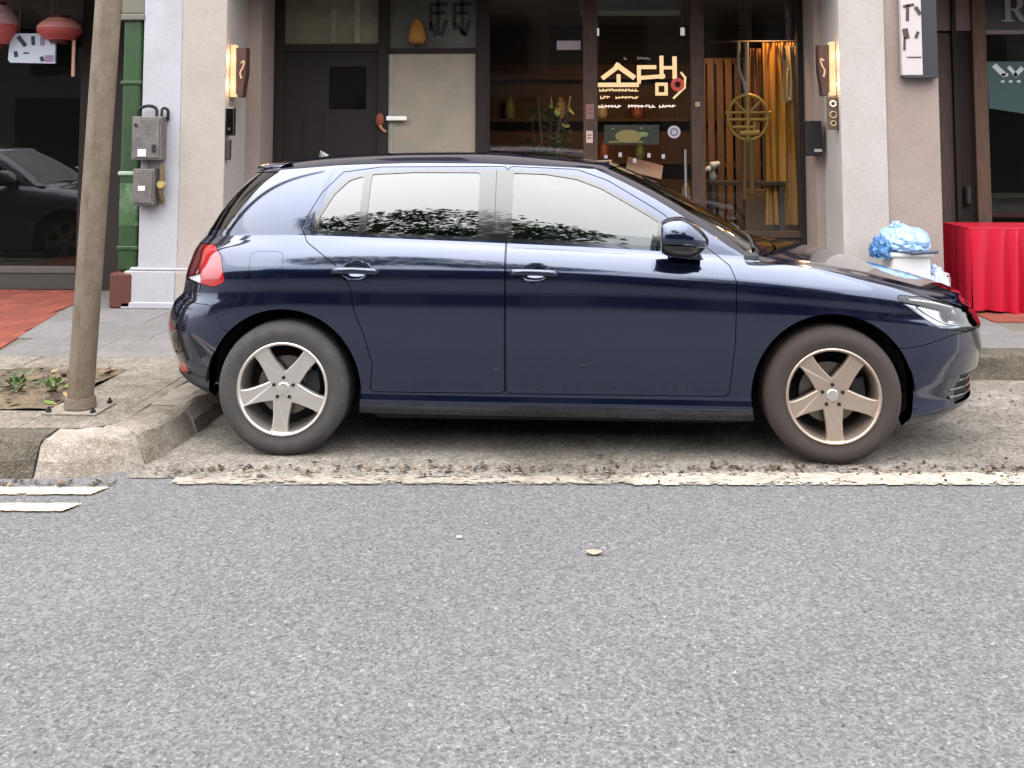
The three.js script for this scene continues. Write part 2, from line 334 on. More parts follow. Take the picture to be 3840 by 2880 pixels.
function makeWheel(car, x, side) {
  const w = new THREE.Group(); w.name = 'wheel'; w.position.set(x, 0.325, side * 0.872); if (side < 0) w.rotation.y = Math.PI; car.add(w);
  const lathe = (P, n = 72) => new THREE.LatheGeometry(P.map((p) => new THREE.Vector2(...p)), n).rotateX(Math.PI / 2);
  const T = [[0.218, -0.016], [0.224, -0.002], [0.229, 0.002], [0.236, 0.001], [0.254, 0.008], [0.278, 0.009], [0.296, 0.003], [0.299, -0.002], [0.303, -0.001], [0.315, -0.014], [0.322, -0.026], [0.3245, -0.042]];
  for (const g of [-0.068, -0.1, -0.132, -0.164]) T.push([0.325, g + 0.006], [0.319, g + 0.005], [0.319, g - 0.005], [0.325, g - 0.006]);
  T.push([0.3235, -0.19], [0.316, -0.208], [0.29, -0.222], [0.25, -0.225], [0.215, -0.205]);
  const tg = lathe(T, 96); tg.translate(0, 0, 0.0); mesh('tyre', boxUV(tg), x > 0 ? M.tyreDusty : M.tyre, w);
  const rim = [lathe([[0.222, -0.014], [0.226, -0.003], [0.2245, 0.005], [0.217, 0.006], [0.211, 0.0], [0.207, -0.018], [0.203, -0.05], [0.199, -0.12], [0.201, -0.2]])];
  for (let k = 0; k < 5; k++) {
    const P = []; const prof = [[0.03, 0.04], [0.06, 0.042], [0.085, 0.038], [0.13, 0.033], [0.175, 0.032], [0.212, 0.037]];
    for (const [r, h] of prof) P.push([r, h]); for (const [r, h] of prof.slice().reverse()) P.push([r, -h]);
    const g = extr(P, 0.02, 0.006); const p = g.attributes.position;
    for (let i = 0; i < p.count; i++) { const r = p.getX(i), yy = p.getY(i); p.setZ(i, p.getZ(i) - 0.034 - (0.2 - r) * 0.10 + (r > 0.19 ? -0.004 : 0) - Math.max(0, 0.012 - Math.abs(yy)) * 0.35); }
    g.computeVertexNormals(); g.rotateZ(-Math.PI / 2 + k * Math.PI * 0.4 + (x < 0 ? -0.07 : 0.03)); rim.push(g);
  }
  rim.push(lathe([[0.0, -0.024], [0.05, -0.026], [0.062, -0.034], [0.066, -0.075]], 40));
  mesh('rim', rim, x > 0 ? M.alloyDusty : M.alloy, w);
  for (let k = 0; k < 5; k++) { const a = -Math.PI / 2 + (k + 0.5) * Math.PI * 0.4; mesh('wheel_bolt', [cyl(0.0085, 0.0085, 0.012, Math.cos(a) * 0.05, Math.sin(a) * 0.05, -0.024, 10, 'z')], M.dark, w); }
  mesh('hub_cap', [lathe([[0, -0.016], [0.024, -0.017], [0.029, -0.022], [0.03, -0.03]], 32)], M.alloy, w);
  mesh('brake_disc', [lathe([[0.07, -0.088], [0.142, -0.088], [0.144, -0.1], [0.07, -0.1]], 48)], M.steel, w);
  mesh('brake_caliper', [extr([[0.10, -0.06], [0.155, -0.075], [0.165, 0], [0.155, 0.075], [0.10, 0.06]], 0.05, 0.004).translate(0, 0, -0.125)], M.plastic, w);
  mesh('dark_backing', [cyl(0.192, 0.192, 0.02, 0, 0, -0.165, 40, 'z')], M.dark, w);  // dark disc added as backing to the openings between the spokes
}

function makeCar() {
  const car = new THREE.Group();
  const P = (n, M_, mat, par = car, mirror = 2, shift = 0) => mesh(n, toGeo(M_, mirror, shift), mat, par);
  let body = buildBody(), part;
  const side = (g) => (p) => p[2] < 0.3 ? 1 : g(p[0], p[1]);
  // wheel openings
  for (const wx of [-1.33, 1.318]) body = cut(body, (p) => (p[7] > 0.95 ? 1 : Math.hypot(p[0] - wx, p[1] - 0.325) - 0.387), 0, 0.05)[1];
  // side windows
  const dlo = sdPoly([[-1.235, 1.072], [-0.94, 1.063], [-0.23, 1.037], [0.12, 1.022], [0.46, 1.005], [0.755, 0.988], [0.47, 1.178], [0.24, 1.308], [0.12, 1.355], [-0.05, 1.378], [-0.38, 1.386], [-0.72, 1.385], [-0.97, 1.372], [-1.07, 1.345], [-1.14, 1.28], [-1.205, 1.16]], 0.012);
  const glassHole = (p) => (p[6] < 0.9 || p[6] > 2 ? 1 : dlo(p[0], p[1]));
  let dloM; [dloM, body] = cut(body, glassHole, 0.0, 0.02);
  const panes = {
    front: sdPoly([[-0.215, 1.05], [0.12, 1.036], [0.46, 1.018], [0.62, 1.01], [0.6, 1.07], [0.47, 1.157], [0.24, 1.288], [0.11, 1.337], [-0.05, 1.362], [-0.215, 1.368]], 0.01),
    rear: sdPoly([[-0.945, 1.077], [-0.385, 1.057], [-0.385, 1.37], [-0.72, 1.371], [-0.945, 1.36]], 0.012),
    quarter: sdPoly([[-1.205, 1.09], [-0.985, 1.079], [-0.985, 1.353], [-1.06, 1.328], [-1.125, 1.262], [-1.185, 1.15]], 0.012),
  };
  const glass = {}; let trim = dloM;
  for (const k in panes) [glass[k], trim] = cut(trim, (p) => panes[k](p[0], p[1]), 0, 0);
  const [trimF, trimR] = cut(trim, (p) => -0.30 - p[0], 0.001, 0.006);
  // doors
  const frontDoor = sdPoly([[-0.238, 0.318], [0.825, 0.318], [0.858, 0.58], [0.87, 0.86], [0.845, 0.93], [0.79, 0.975], [0.52, 1.182], [0.27, 1.33], [0.11, 1.386], [-0.238, 1.4015]], 0.02);
  const rearDoor = sdPoly([[-0.244, 0.318], [-0.9, 0.318], [-0.885, 0.45], [-0.93, 0.6], [-0.975, 0.7], [-1.0, 0.82], [-1.08, 0.93], [-1.235, 1.03], [-1.275, 1.10], [-1.19, 1.27], [-1.1, 1.37], [-0.9, 1.397], [-0.244, 1.4015]], 0.02);
  let dF, dR; [dF, body] = cut(body, side(frontDoor)); [dR, body] = cut(body, side(rearDoor));
  const hood = (p) => Math.max(p[2] - lerp(0.715, 0.60, smooth(1.5, 2.08, p[0])), (p[7] - 1.92) * 0.4, (1.05 - p[7]) * 0.4, 0.9 - p[0]);
  [part, body] = cut(body, hood); P('hood', part, M.paint);
  const zEdge = (v) => lerp(0.767, 0.575, v - 2) - 0.06;
  [part, body] = cut(body, (p) => Math.max((2.03 - p[7]) * 0.45, (p[7] - 2.955) * 0.45, p[2] - zEdge(p[7]), 0.1 - p[0]), 0.001, 0.006); P('windshield', part, M.window, car, 2, -0.003);
  [part, body] = cut(body, (p) => Math.max((2.08 - p[7]) * 0.35, (p[7] - 2.93) * 0.35, p[2] - lerp(0.70, 0.54, p[7] - 2), p[0] + 1.2, p[6] - 0.93), 0.001, 0.006); P('rear_window', part, M.rearWindow, car, 2, -0.003);
  // lamps, bumpers
  const headlight = sdPoly([[1.63, 0.79], [1.76, 0.782], [1.92, 0.742], [2.09, 0.692], [2.17, 0.66], [2.17, 0.605], [2.0, 0.603], [1.85, 0.632], [1.74, 0.705]], 0.012);
  let hl; [hl, body] = cut(body, (p) => Math.max(headlight(p[0], p[1]), 0.40 - p[2]), 0.0015, 0.006);
  const tail = sdPoly([[-2.02, 0.985], [-1.73, 1.005], [-1.675, 0.955], [-1.632, 0.835], [-1.70, 0.805], [-1.84, 0.822], [-2.02, 0.835]], 0.02);
  let tl; [tl, body] = cut(body, (p) => Math.max(tail(p[0], p[1]), 0.36 - p[2]), 0.0015, 0.02);
  let tlIn; [tlIn, tl] = cut(tl, (p) => p[0] + 1.795 + (p[1] - 0.9) * 0.12, 0.0005, 0.004);
  let tlWhite; [tlWhite, tlIn] = cut(tlIn, (p) => Math.max(p[1] - 0.862 - (p[0] + 1.8) * 0.3, 0.45 - p[2]), 0.0005, 0.004);
  const flap = sdPoly([[-1.51, 0.845], [-1.34, 0.845], [-1.34, 0.985], [-1.51, 0.985]], 0.03);
  let fl; [fl, body] = cut(body, side(flap), 0.0008, 0.006); P('fuel_flap', fl, M.paint, car, 0);
  let fb, rb; [fb, body] = cut(body, (p) => Math.max(1.5 - p[0], p[1] - 0.60 + 0.05 * smooth(1.98, 1.66, p[0])), 0.0015);
  [rb, body] = cut(body, (p) => Math.max(p[0] + 1.5, p[1] - lerp(0.72, 0.60, smooth(-1.72, -1.62, p[0]))), 0.0015);
  let intake, grille;
  [intake, fb] = cut(fb, (p) => Math.max(1.94 - p[0], sdPoly([[1.5, 0.255], [2.3, 0.255], [2.3, 0.40], [1.5, 0.385]], 0.01)(p[0], p[1]), p[2] - 0.70), 0.001, 0.03);
  [grille, body] = cut(body, (p) => Math.max(2.0 - p[0], Math.abs(p[1] - 0.646) - 0.03, p[2] - 0.385), 0.001, 0.03);
  let refl; [refl, rb] = cut(rb, (p) => Math.max(p[0] + 1.86, Math.abs(p[1] - 0.385) - 0.026, 0.42 - p[2]), 0.001, 0.01);
  let rdiff; [rdiff, rb] = cut(rb, (p) => Math.max(p[0] + 1.66, p[1] - 0.36), 0.001, 0.01);
  P('body_shell', body, M.paint);
  const bump = P('bumper', fb, M.paint); P('air_intake', intake, M.plastic, bump, 2, -0.02);
  { const g = [], pl = ringPlan(0.882, -2.065, 2.17, 3.3, 2.9); for (const y of [0.29, 0.325, 0.36]) { const pt = []; for (let i = -14; i <= 14; i++) { const f = 1 - Math.abs(i) / 14 * 0.52, q = pl(2, f); pt.push([q[0] - 0.012, y, Math.sign(i) * q[1]]); } g.push(tube(pt, 0.007, 60, 6)); } mesh('intake_slats', g, M.black, bump); }
  P('grille', grille, M.black, car, 2, -0.012);
  { const pl = ringPlan(0.888, -2, 2.215, 3.3, 2.9), pt = []; for (let i = -12; i <= 12; i++) { const q = pl(2, 1 - Math.abs(i) / 12 * 0.27); pt.push([q[0] - 0.004, 0.628, Math.sign(i) * q[1]]); } mesh('grille_trim', [tube(pt, 0.005, 50, 6)], M.chrome, car); }
  const rbm = P('bumper', rb, M.paint); P('reflector', refl, M.red, rbm); P('diffuser', rdiff, M.plastic, rbm);
  for (const m of [0, 1]) {
    const sg = m ? -1 : 1;
    const h = P('headlight', hl, M.lens, car, m);
    P('headlight_bowl', hl, M.bowl, h, m, -0.062);
    const pr = []; for (const [x, y, z, r] of [[1.95, 0.678, 0.66, 0.04], [2.035, 0.655, 0.58, 0.038]]) pr.push(new THREE.LatheGeometry([[r + 0.006, -0.03], [r + 0.006, 0.004], [r, 0.006], [r * 0.8, -0.006], [0.001, -0.03]].map((q) => new THREE.Vector2(...q)), 28).rotateZ(-Math.PI / 2).rotateY(-0.75 * sg).translate(x - 0.012, y, sg * (z - 0.01)));
    pr.forEach((g) => mesh('headlight_projector', [g], M.plastic, h)); for (const [x, y, z, r] of [[1.95, 0.678, 0.66, 0.034], [2.035, 0.655, 0.58, 0.032]]) mesh('projector_lens', [new THREE.SphereGeometry(r, 20, 14).scale(0.6, 1, 1).translate(x, y, sg * z)], M.black, h);
    mesh('daytime_lamp', [tube([[1.735, 0.735, sg * 0.808], [1.80, 0.692, sg * 0.78], [1.90, 0.644, sg * 0.72], [2.02, 0.624, sg * 0.60], [2.07, 0.628, sg * 0.515]], 0.006, 24, 6), tube([[1.70, 0.772, sg * 0.81], [1.82, 0.752, sg * 0.765], [1.95, 0.716, sg * 0.672]], 0.005, 20, 6)], M.chrome, h);
    const t = P('taillight', tl, M.red, car, m); P('inner_lamp', tlIn, M.redDark, t, m); P('reversing_lamp', tlWhite, M.lens, t, m); P('lamp_backing', tlWhite, std(0xd8d4d0, 0.5), t, m, -0.006);
    // doors with their glass, frames and handles
    for (const [dm, tm, list, hx, hy] of [[dF, trimF, ['front'], -0.10, 0.895], [dR, trimR, ['rear', 'quarter'], -0.975, 0.898]]) {
      const d = P('door', dm, M.paint, car, m);
      P('window_frame', tm, M.black, d, m);
      for (const k of list) P('window', glass[k], k === 'front' ? M.window : M.rearWindow, d, m, -0.004);
      const zs = hx < -0.5 ? 0.886 : 0.884, hw = 0.105, pts = [];
      for (let i = 0; i <= 12; i++) { const u = i / 12 * 2 - 1; pts.push([hx + u * hw, hy + 0.004 - 0.004 * u * u - u * 0.002, sg * (zs + 0.016 - 0.022 * u ** 4)]); }
      const hg = tube(pts, 0.0135, 30, 10); hg.translate(0, -hy, 0).scale(1, 1.15, 1).translate(0, hy, 0);
      const ends = [cyl(0.016, 0.013, 0.02, hx - hw, hy, sg * (zs - 0.003), 14, 'z'), cyl(0.016, 0.013, 0.02, hx + hw, hy, sg * (zs - 0.003), 14, 'z')];
      mesh('handle', [hg, ...ends], M.paint, d);
    }
    // door mirror
    const shell = (y0, y1) => { const g = new THREE.SphereGeometry(1, 36, 24), p = g.attributes.position; const e = (v, n) => Math.sign(v) * Math.abs(v) ** n;
      for (let i = 0; i < p.count; i++) { let x = e(p.getX(i), 0.85), y = e(p.getY(i), 0.9), z = e(p.getZ(i), 0.85); y = clamp(y, y0, y1); const k = 1 - 0.42 * Math.max(0, x) ** 2; x = Math.max(x, -0.72); p.setXYZ(i, x * 0.135, y * 0.097 * k - 0.025 * Math.max(0, x), z * 0.12 * k); }
      g.computeVertexNormals(); g.translate(0.60, 1.075, sg * 0.925); return g; };
    const mir = mesh('door_mirror', [shell(-0.28, 1)], M.paint, car);
    mesh('mirror_base', [shell(-1, -0.33).scale(1, 1, 1), extr([[0.56, 0.985], [0.70, 0.972], [0.67, 1.03], [0.57, 1.04]], 0.16, 0.008).translate(0, 0, sg > 0 ? 0.765 : -0.925)], M.black, mir);
    mesh('mirror_glass', [new RoundedBoxGeometry(0.004, 0.13, 0.18, 2, 0.002).translate(0.501, 1.075, sg * 0.925)], M.chrome, mir);
    mesh('indicator', [tube([[0.60, 1.05, sg * 1.04], [0.645, 1.047, sg * 1.028], [0.68, 1.045, sg * 0.995]], 0.006, 12, 6)], M.lens, mir);
    // wheel housings
    for (const wx of [-1.33, 1.318]) {
      const g = new THREE.CylinderGeometry(0.392, 0.392, 0.30, 48, 1, true, Math.PI / 2 + 0.05, Math.PI - 0.1).rotateX(Math.PI / 2).translate(wx, 0.325, sg * 0.695);
      mesh('wheel_housing', [g, new THREE.CircleGeometry(0.392, 40, 0, Math.PI).translate(wx, 0.325, sg * 0.55)], M.dark, car);
      makeWheel(car, wx, sg);
    }
  }
  M.dark.side = THREE.DoubleSide;
  // roof spoiler
  { const pos = [], idx = [], nu = 40, nt = 8;
    for (let i = 0; i <= nu; i++) { const u = i / nu * 2 - 1, z = 0.525 * u, x0 = -1.15 - 0.5 * (1 - Math.abs(z / 0.572) ** 3) ** (1 / 3) + 0.07, y0 = railY(x0) + 0.052 * (1 - Math.abs(z / 0.6) ** 7) + 0.013;
      for (let k = 0; k <= nt * 2 + 1; k++) { const top = k <= nt, t = top ? k / nt : 1 - (k - nt - 1) / nt; const x = x0 - 0.10 * t * (1 - 0.3 * u ** 6), y = y0 + 0.004 - 0.02 * t * t - (top ? 0 : 0.012 + 0.012 * (1 - t)); pos.push(x, y, z); } }
    const R = nt * 2 + 2; for (let i = 0; i < nu; i++) for (let k = 0; k < R; k++) { const a = i * R + k, b = i * R + (k + 1) % R; idx.push(a, a + R, b, b, a + R, b + R); }
    const g = new THREE.BufferGeometry(); g.setAttribute('position', new THREE.Float32BufferAttribute(pos, 3)); g.setIndex(idx.reverse()); g.computeVertexNormals(); mesh('roof_spoiler', [g], M.paint, car); }
  mesh('aerial', [new THREE.ConeGeometry(0.022, 0.05, 16).scale(1.6, 1, 0.7).rotateZ(0.5).translate(-1.36, 1.455, 0)], M.black, car);
  for (const [z0, z1, x0] of [[0.62, 0.02, 1.0], [-0.05, -0.55, 1.04]]) mesh('wiper', [tube([[x0, 1.0 - z0 * 0.02, z0], [x0 + 0.03, 1.018, (z0 + z1) / 2], [x0 + 0.035, 1.02, z1]], 0.009, 20, 6)], M.rubber, car);
  // cabin and underside
  mesh('underbody', [bx(-1.7, 1.85, 0.15, 0.27, -0.53, 0.53, 0.03), bx(-0.9, 0.9, 0.165, 0.28, -0.78, 0.78, 0.03), bx(-0.95, 0.93, 0.27, 0.3, -0.8, 0.8, 0), bx(-1.9, -1.2, 0.27, 0.85, -0.53, 0.53, 0.01), bx(0.93, 1.9, 0.27, 0.66, -0.52, 0.52, 0.02)], M.dark, car);
  mesh('cabin_lining', [bx(-0.9, 0.9, 0.28, 0.93, 0.76, 0.77, 0), bx(-0.9, 0.9, 0.28, 0.93, -0.77, -0.76, 0), bx(0.86, 0.93, 0.3, 0.93, -0.74, 0.74, 0), bx(-1.78, -1.2, 0.85, 0.90, -0.66, 0.66, 0.01)], M.cabin, car);
  mesh('dashboard', [extr([[0.35, 0.70], [0.42, 0.88], [0.55, 0.95], [0.98, 0.955], [0.98, 0.7]], 1.5, 0.02).translate(0, 0, -0.75)], M.cabin, car);
  mesh('steering_wheel', [new THREE.TorusGeometry(0.18, 0.016, 10, 40).rotateY(Math.PI / 2).rotateZ(0.4).translate(0.28, 0.86, 0.36), bx(0.26, 0.32, 0.82, 0.9, 0.30, 0.42, 0.02)], M.plastic, car);
  for (const z of [0.36, -0.36]) {
    const s = mesh('seat', [new RoundedBoxGeometry(0.52, 0.16, 0.5, 3, 0.06).rotateZ(0.12).translate(-0.02, 0.52, z)], M.seat, car);
    mesh('seat_back', [new RoundedBoxGeometry(0.16, 0.62, 0.48, 3, 0.06).rotateZ(0.3).translate(-0.33, 0.83, z)], M.seat, s);
    mesh('headrest', [new RoundedBoxGeometry(0.1, 0.19, 0.27, 3, 0.045).rotateZ(0.25).translate(-0.455, 1.185, z), cyl(0.007, 0.007, 0.1, -0.43, 1.09, z - 0.05, 8), cyl(0.007, 0.007, 0.1, -0.43, 1.09, z + 0.05, 8)], M.seat, s);
  }
  const bench = mesh('rear_bench', [new RoundedBoxGeometry(0.48, 0.16, 1.3, 3, 0.05).translate(-0.85, 0.55, 0), new RoundedBoxGeometry(0.16, 0.6, 1.3, 3, 0.06).rotateZ(0.38).translate(-1.13, 0.83, 0)], M.seat, car);
  for (const z of [-0.4, 0, 0.4]) mesh('headrest', [new RoundedBoxGeometry(0.09, 0.13, 0.25, 3, 0.04).rotateZ(0.3).translate(-1.25, 1.13, z)], M.seat, bench);
  return car;
}
const hatch = makeCar(); hatch.name = numbered('parked_car'); scene.add(hatch);
tag(hatch, 'glossy dark blue five-door hatchback parked at the kerb with five-spoke alloy wheels', 'car');
// ---------------------------------------------------------------- road, bay, kerb, pavement
const zr = (x, z) => z - 0.056 * x;                               // the road runs at a slight angle to the parked car
const asphalt = (() => { // fine aggregate: pale and dark stones in a grey binder
  const h = (u, v) => noise(u, v, 256, 21) * 0.55 + noise(u, v, 512, 22) * 0.45;
  const map = tex(2048, (u, v) => { const a = h(u, v), c = noise(u, v, 331, 23); let k = 0.314 + (a - 0.5) * 0.21 + 0.02 * (noise(u, v, 4, 24) - 0.5); k += 0.13 * smooth(0.82, 0.96, c) - 0.11 * smooth(0.2, 0.06, c); return [k * 1.0, k * 0.988, k * 0.995]; }, 2.3);
  const bm = tex(1024, (u, v) => { const s = h(u, v); return [s, s, s]; }, 2.3, false);
  return new THREE.MeshStandardMaterial({ map, bumpMap: bm, bumpScale: 0.004, roughness: 0.9 });
})();
const bayMat = mineral(1024, 2.2, 0x6c665e, 0x575149, 0.9, 0.36, 210, 31, 0.004);
const concrete = mineral(1024, 1.9, 0x6b645a, 0x574f46, 0.9, 0.32, 180, 41, 0.003);
const granite = [mineral(512, 0.9, 0x605e5c, 0x565452, 0.8, 0.14, 120, 51, 0.001), mineral(512, 1.1, 0x666361, 0x5b5856, 0.8, 0.14, 120, 55, 0.001)];
const kerbMats = [mineral(512, 0.7, 0x847b72, 0x6d6458, 0.9, 0.26, 130, 61, 0.004), mineral(512, 0.6, 0x776f64, 0x5b5346, 1.0, 0.24, 120, 65, 0.005), mineral(512, 0.5, 0x4a4337, 0x322d24, 1.0, 0.28, 110, 69, 0.008)];
{
  const g = new THREE.PlaneGeometry(220, 220).rotateX(-Math.PI / 2); boxUV(g);
  tag(mesh('road', [boxUV(g)], asphalt), 'grey speckled asphalt road in front of the parked car', 'road', null, 'structure');
  const sheet = (name, pts, y, mat, label) => { const s = new THREE.ShapeGeometry(new THREE.Shape(pts.map(([x, z]) => new THREE.Vector2(x, -z)))).rotateX(-Math.PI / 2).translate(0, y, 0); return tag(mesh(name, [boxUV(s)], mat), label, 'road surface', null, 'structure'); };
  const zl = 1.145, bayEdge = []; seed = 4; for (let i = 0; i <= 200; i++) { const x = lerp(10, -1.9, i / 200); bayEdge.push([x, zr(x, zl - 0.045) + rr(-0.014, 0.014)]); }
  sheet('parking_bay', [[-1.95, -0.95], [10, -0.95], ...bayEdge, [-1.95, zr(-1.95, zl - 0.04)]], 0.004, bayMat, 'dusty tan parking bay under the dark blue car');
  // worn paint: a strip whose alpha is broken by grain and wear; uv across the strip 0..1, along it in metres
  const paint = (name, x0, x1, zc, w, color, wear, sd, label, skew = 0) => {
    const n = 80, pos = [], uv = [], idx = [];
    for (let i = 0; i <= n; i++) { const x = lerp(x0, x1, i / n); for (const q of [0, 1]) { const xx = x + (i === n ? skew * q : 0); pos.push(xx, 0.008, zr(xx, zc + (q - 0.5) * w)); uv.push(xx / 3, q); } }
    for (let i = 0; i < n; i++) { const k = 2 * i; idx.push(k, k + 1, k + 2, k + 2, k + 1, k + 3); }
    const g = new THREE.BufferGeometry(); g.setAttribute('position', new THREE.Float32BufferAttribute(pos, 3)); g.setAttribute('uv', new THREE.Float32BufferAttribute(uv, 2)); g.setIndex(idx); g.computeVertexNormals();
    const al = tex(1024, (u, v) => { const e = Math.min(v, 1 - v) * 2, k = 0.4 * noise(u * 3, v * 0.3, 90, sd) + 0.35 * noise(u * 3, v * 0.2, 30, sd + 1) + 0.25 * noise(u, v * 0.1, 16, sd + 2); const f = smooth(0.0, 0.2, k - 0.33 - wear + 0.27 * Math.min(1, e * 1.5)); return [f, f, f]; }, 1, false); al.wrapT = THREE.ClampToEdgeWrapping;
    const C = hex(color), mp = tex(512, (u, v) => { const q = 0.8 + 0.3 * noise(u * 2, v * 0.2, 60, sd + 3) + 0.12 * (noise(u * 3, v * 0.3, 128, sd + 4) - 0.5); return [C[0] * q, C[1] * q, C[2] * q]; }, 1);
    return tag(mesh(name, g, new THREE.MeshStandardMaterial({ map: mp, alphaMap: al, transparent: true, roughness: 0.9 })), label, 'road marking', null, 'structure');
  };
  paint('bay_edge_line', -1.72, 0.35, zl, 0.12, 0x857c70, 0.18, 601, 'faded left stretch of the pale edge line before the car');
  paint('bay_edge_line', 0.35, 9, zl - 0.012, 0.17, 0x968d80, 0.07, 611, 'broader right stretch of the pale edge line before the car');
  paint('yellow_line', -5, -1.965, 1.285, 0.095, 0xbda48a, 0.04, 621, 'upper one of the two yellow road lines beside the kerb', 0.0 - 0.04);
  paint('yellow_line', -5, -1.985, 1.485, 0.095, 0xbda48a, 0.04, 631, 'lower one of the two yellow road lines beside the kerb', -0.05);
}
// kerb: stones laid along a path of foot points; the normal points to the road side
const kerb = new THREE.Group(); kerb.name = 'kerb'; scene.add(kerb); tag(kerb, 'weathered concrete kerb rounding the pavement corner behind the car', 'kerb', null, 'structure');
{
  const path = [[-14, -0.92], [-5.3, -0.92], [-5.0, -0.8], [-4.95, -0.4], [-4.95, 0.9], [-4.85, 1.22], [-4.6, 1.37], [-4.0, 1.345], [-2.6, zr(-2.6, 1.112)], [-2.2, 1.225], [-2.03, 1.16], [-1.93, 1.02], [-1.89, 0.8], [-1.87, 0.3], [-1.87, -0.55], [-1.83, -0.8], [-1.66, -0.92], [-1.2, -0.93], [2.7, -0.92], [12, -0.93]];
  const c = new THREE.CatmullRomCurve3(path.map(([x, z]) => new THREE.Vector3(x, 0, z)), false, 'centripetal', 0.3), L = c.getLength();
  const N = Math.round(L / 0.52), prof = [[0, -0.01], [0.035, 0.07], [0.075, 0.128], [0.095, 0.143], [0.125, 0.15], [0.27, 0.15], [0.27, -0.01]];
  seed = 33;
  for (let k = 0; k < N; k++) {
    const pos = [], idx = [], n = 5, a = k / N + 0.004 / L, b = (k + 1) / N - 0.004 / L, jig = rr(-0.006, 0.004), rough = k > 10 && k < 45 ? 0.008 : 0.004;
    for (let i = 0; i <= n; i++) {
      const u = lerp(a, b, i / n), p = c.getPointAt(u), t = c.getTangentAt(u), nx = t.z, nz = -t.x; // inward
      prof.forEach(([d, y], q) => { const r = q > 0 && q < 6 ? rough : 0; pos.push(p.x + nx * d + rr(-r, r), y + (y > 0.02 ? jig + rr(-r, r) : 0), p.z + nz * d + rr(-r, r)); });
    }
    const R = prof.length;
    for (let i = 0; i < n; i++) for (let q = 0; q < R - 1; q++) { const A = i * R + q; idx.push(A, A + R, A + 1, A + 1, A + R, A + R + 1); }
    for (let q = 1; q < R - 1; q++) { idx.push(0, q, q + 1); const e = n * R; idx.push(e, e + q + 1, e + q); }
    let g = new THREE.BufferGeometry(); g.setAttribute('position', new THREE.Float32BufferAttribute(pos, 3)); g.setIndex(idx); g = g.toNonIndexed(); g.computeVertexNormals();
    const pm = c.getPointAt((a + b) / 2);
    mesh('kerb_stone', [boxUV(g)], (pm.x < -2.28 && pm.z > 1) || pm.x > 2.2 ? kerbMats[2] : kerbMats[k % 2], kerb);
  }
}
const pavement = new THREE.Group(); pavement.name = 'pavement'; scene.add(pavement); tag(pavement, 'pavement of concrete and grey granite slabs between kerb and shopfronts', 'pavement', null, 'structure');
kerbMats[0].side = kerbMats[1].side = kerbMats[2].side = THREE.DoubleSide;
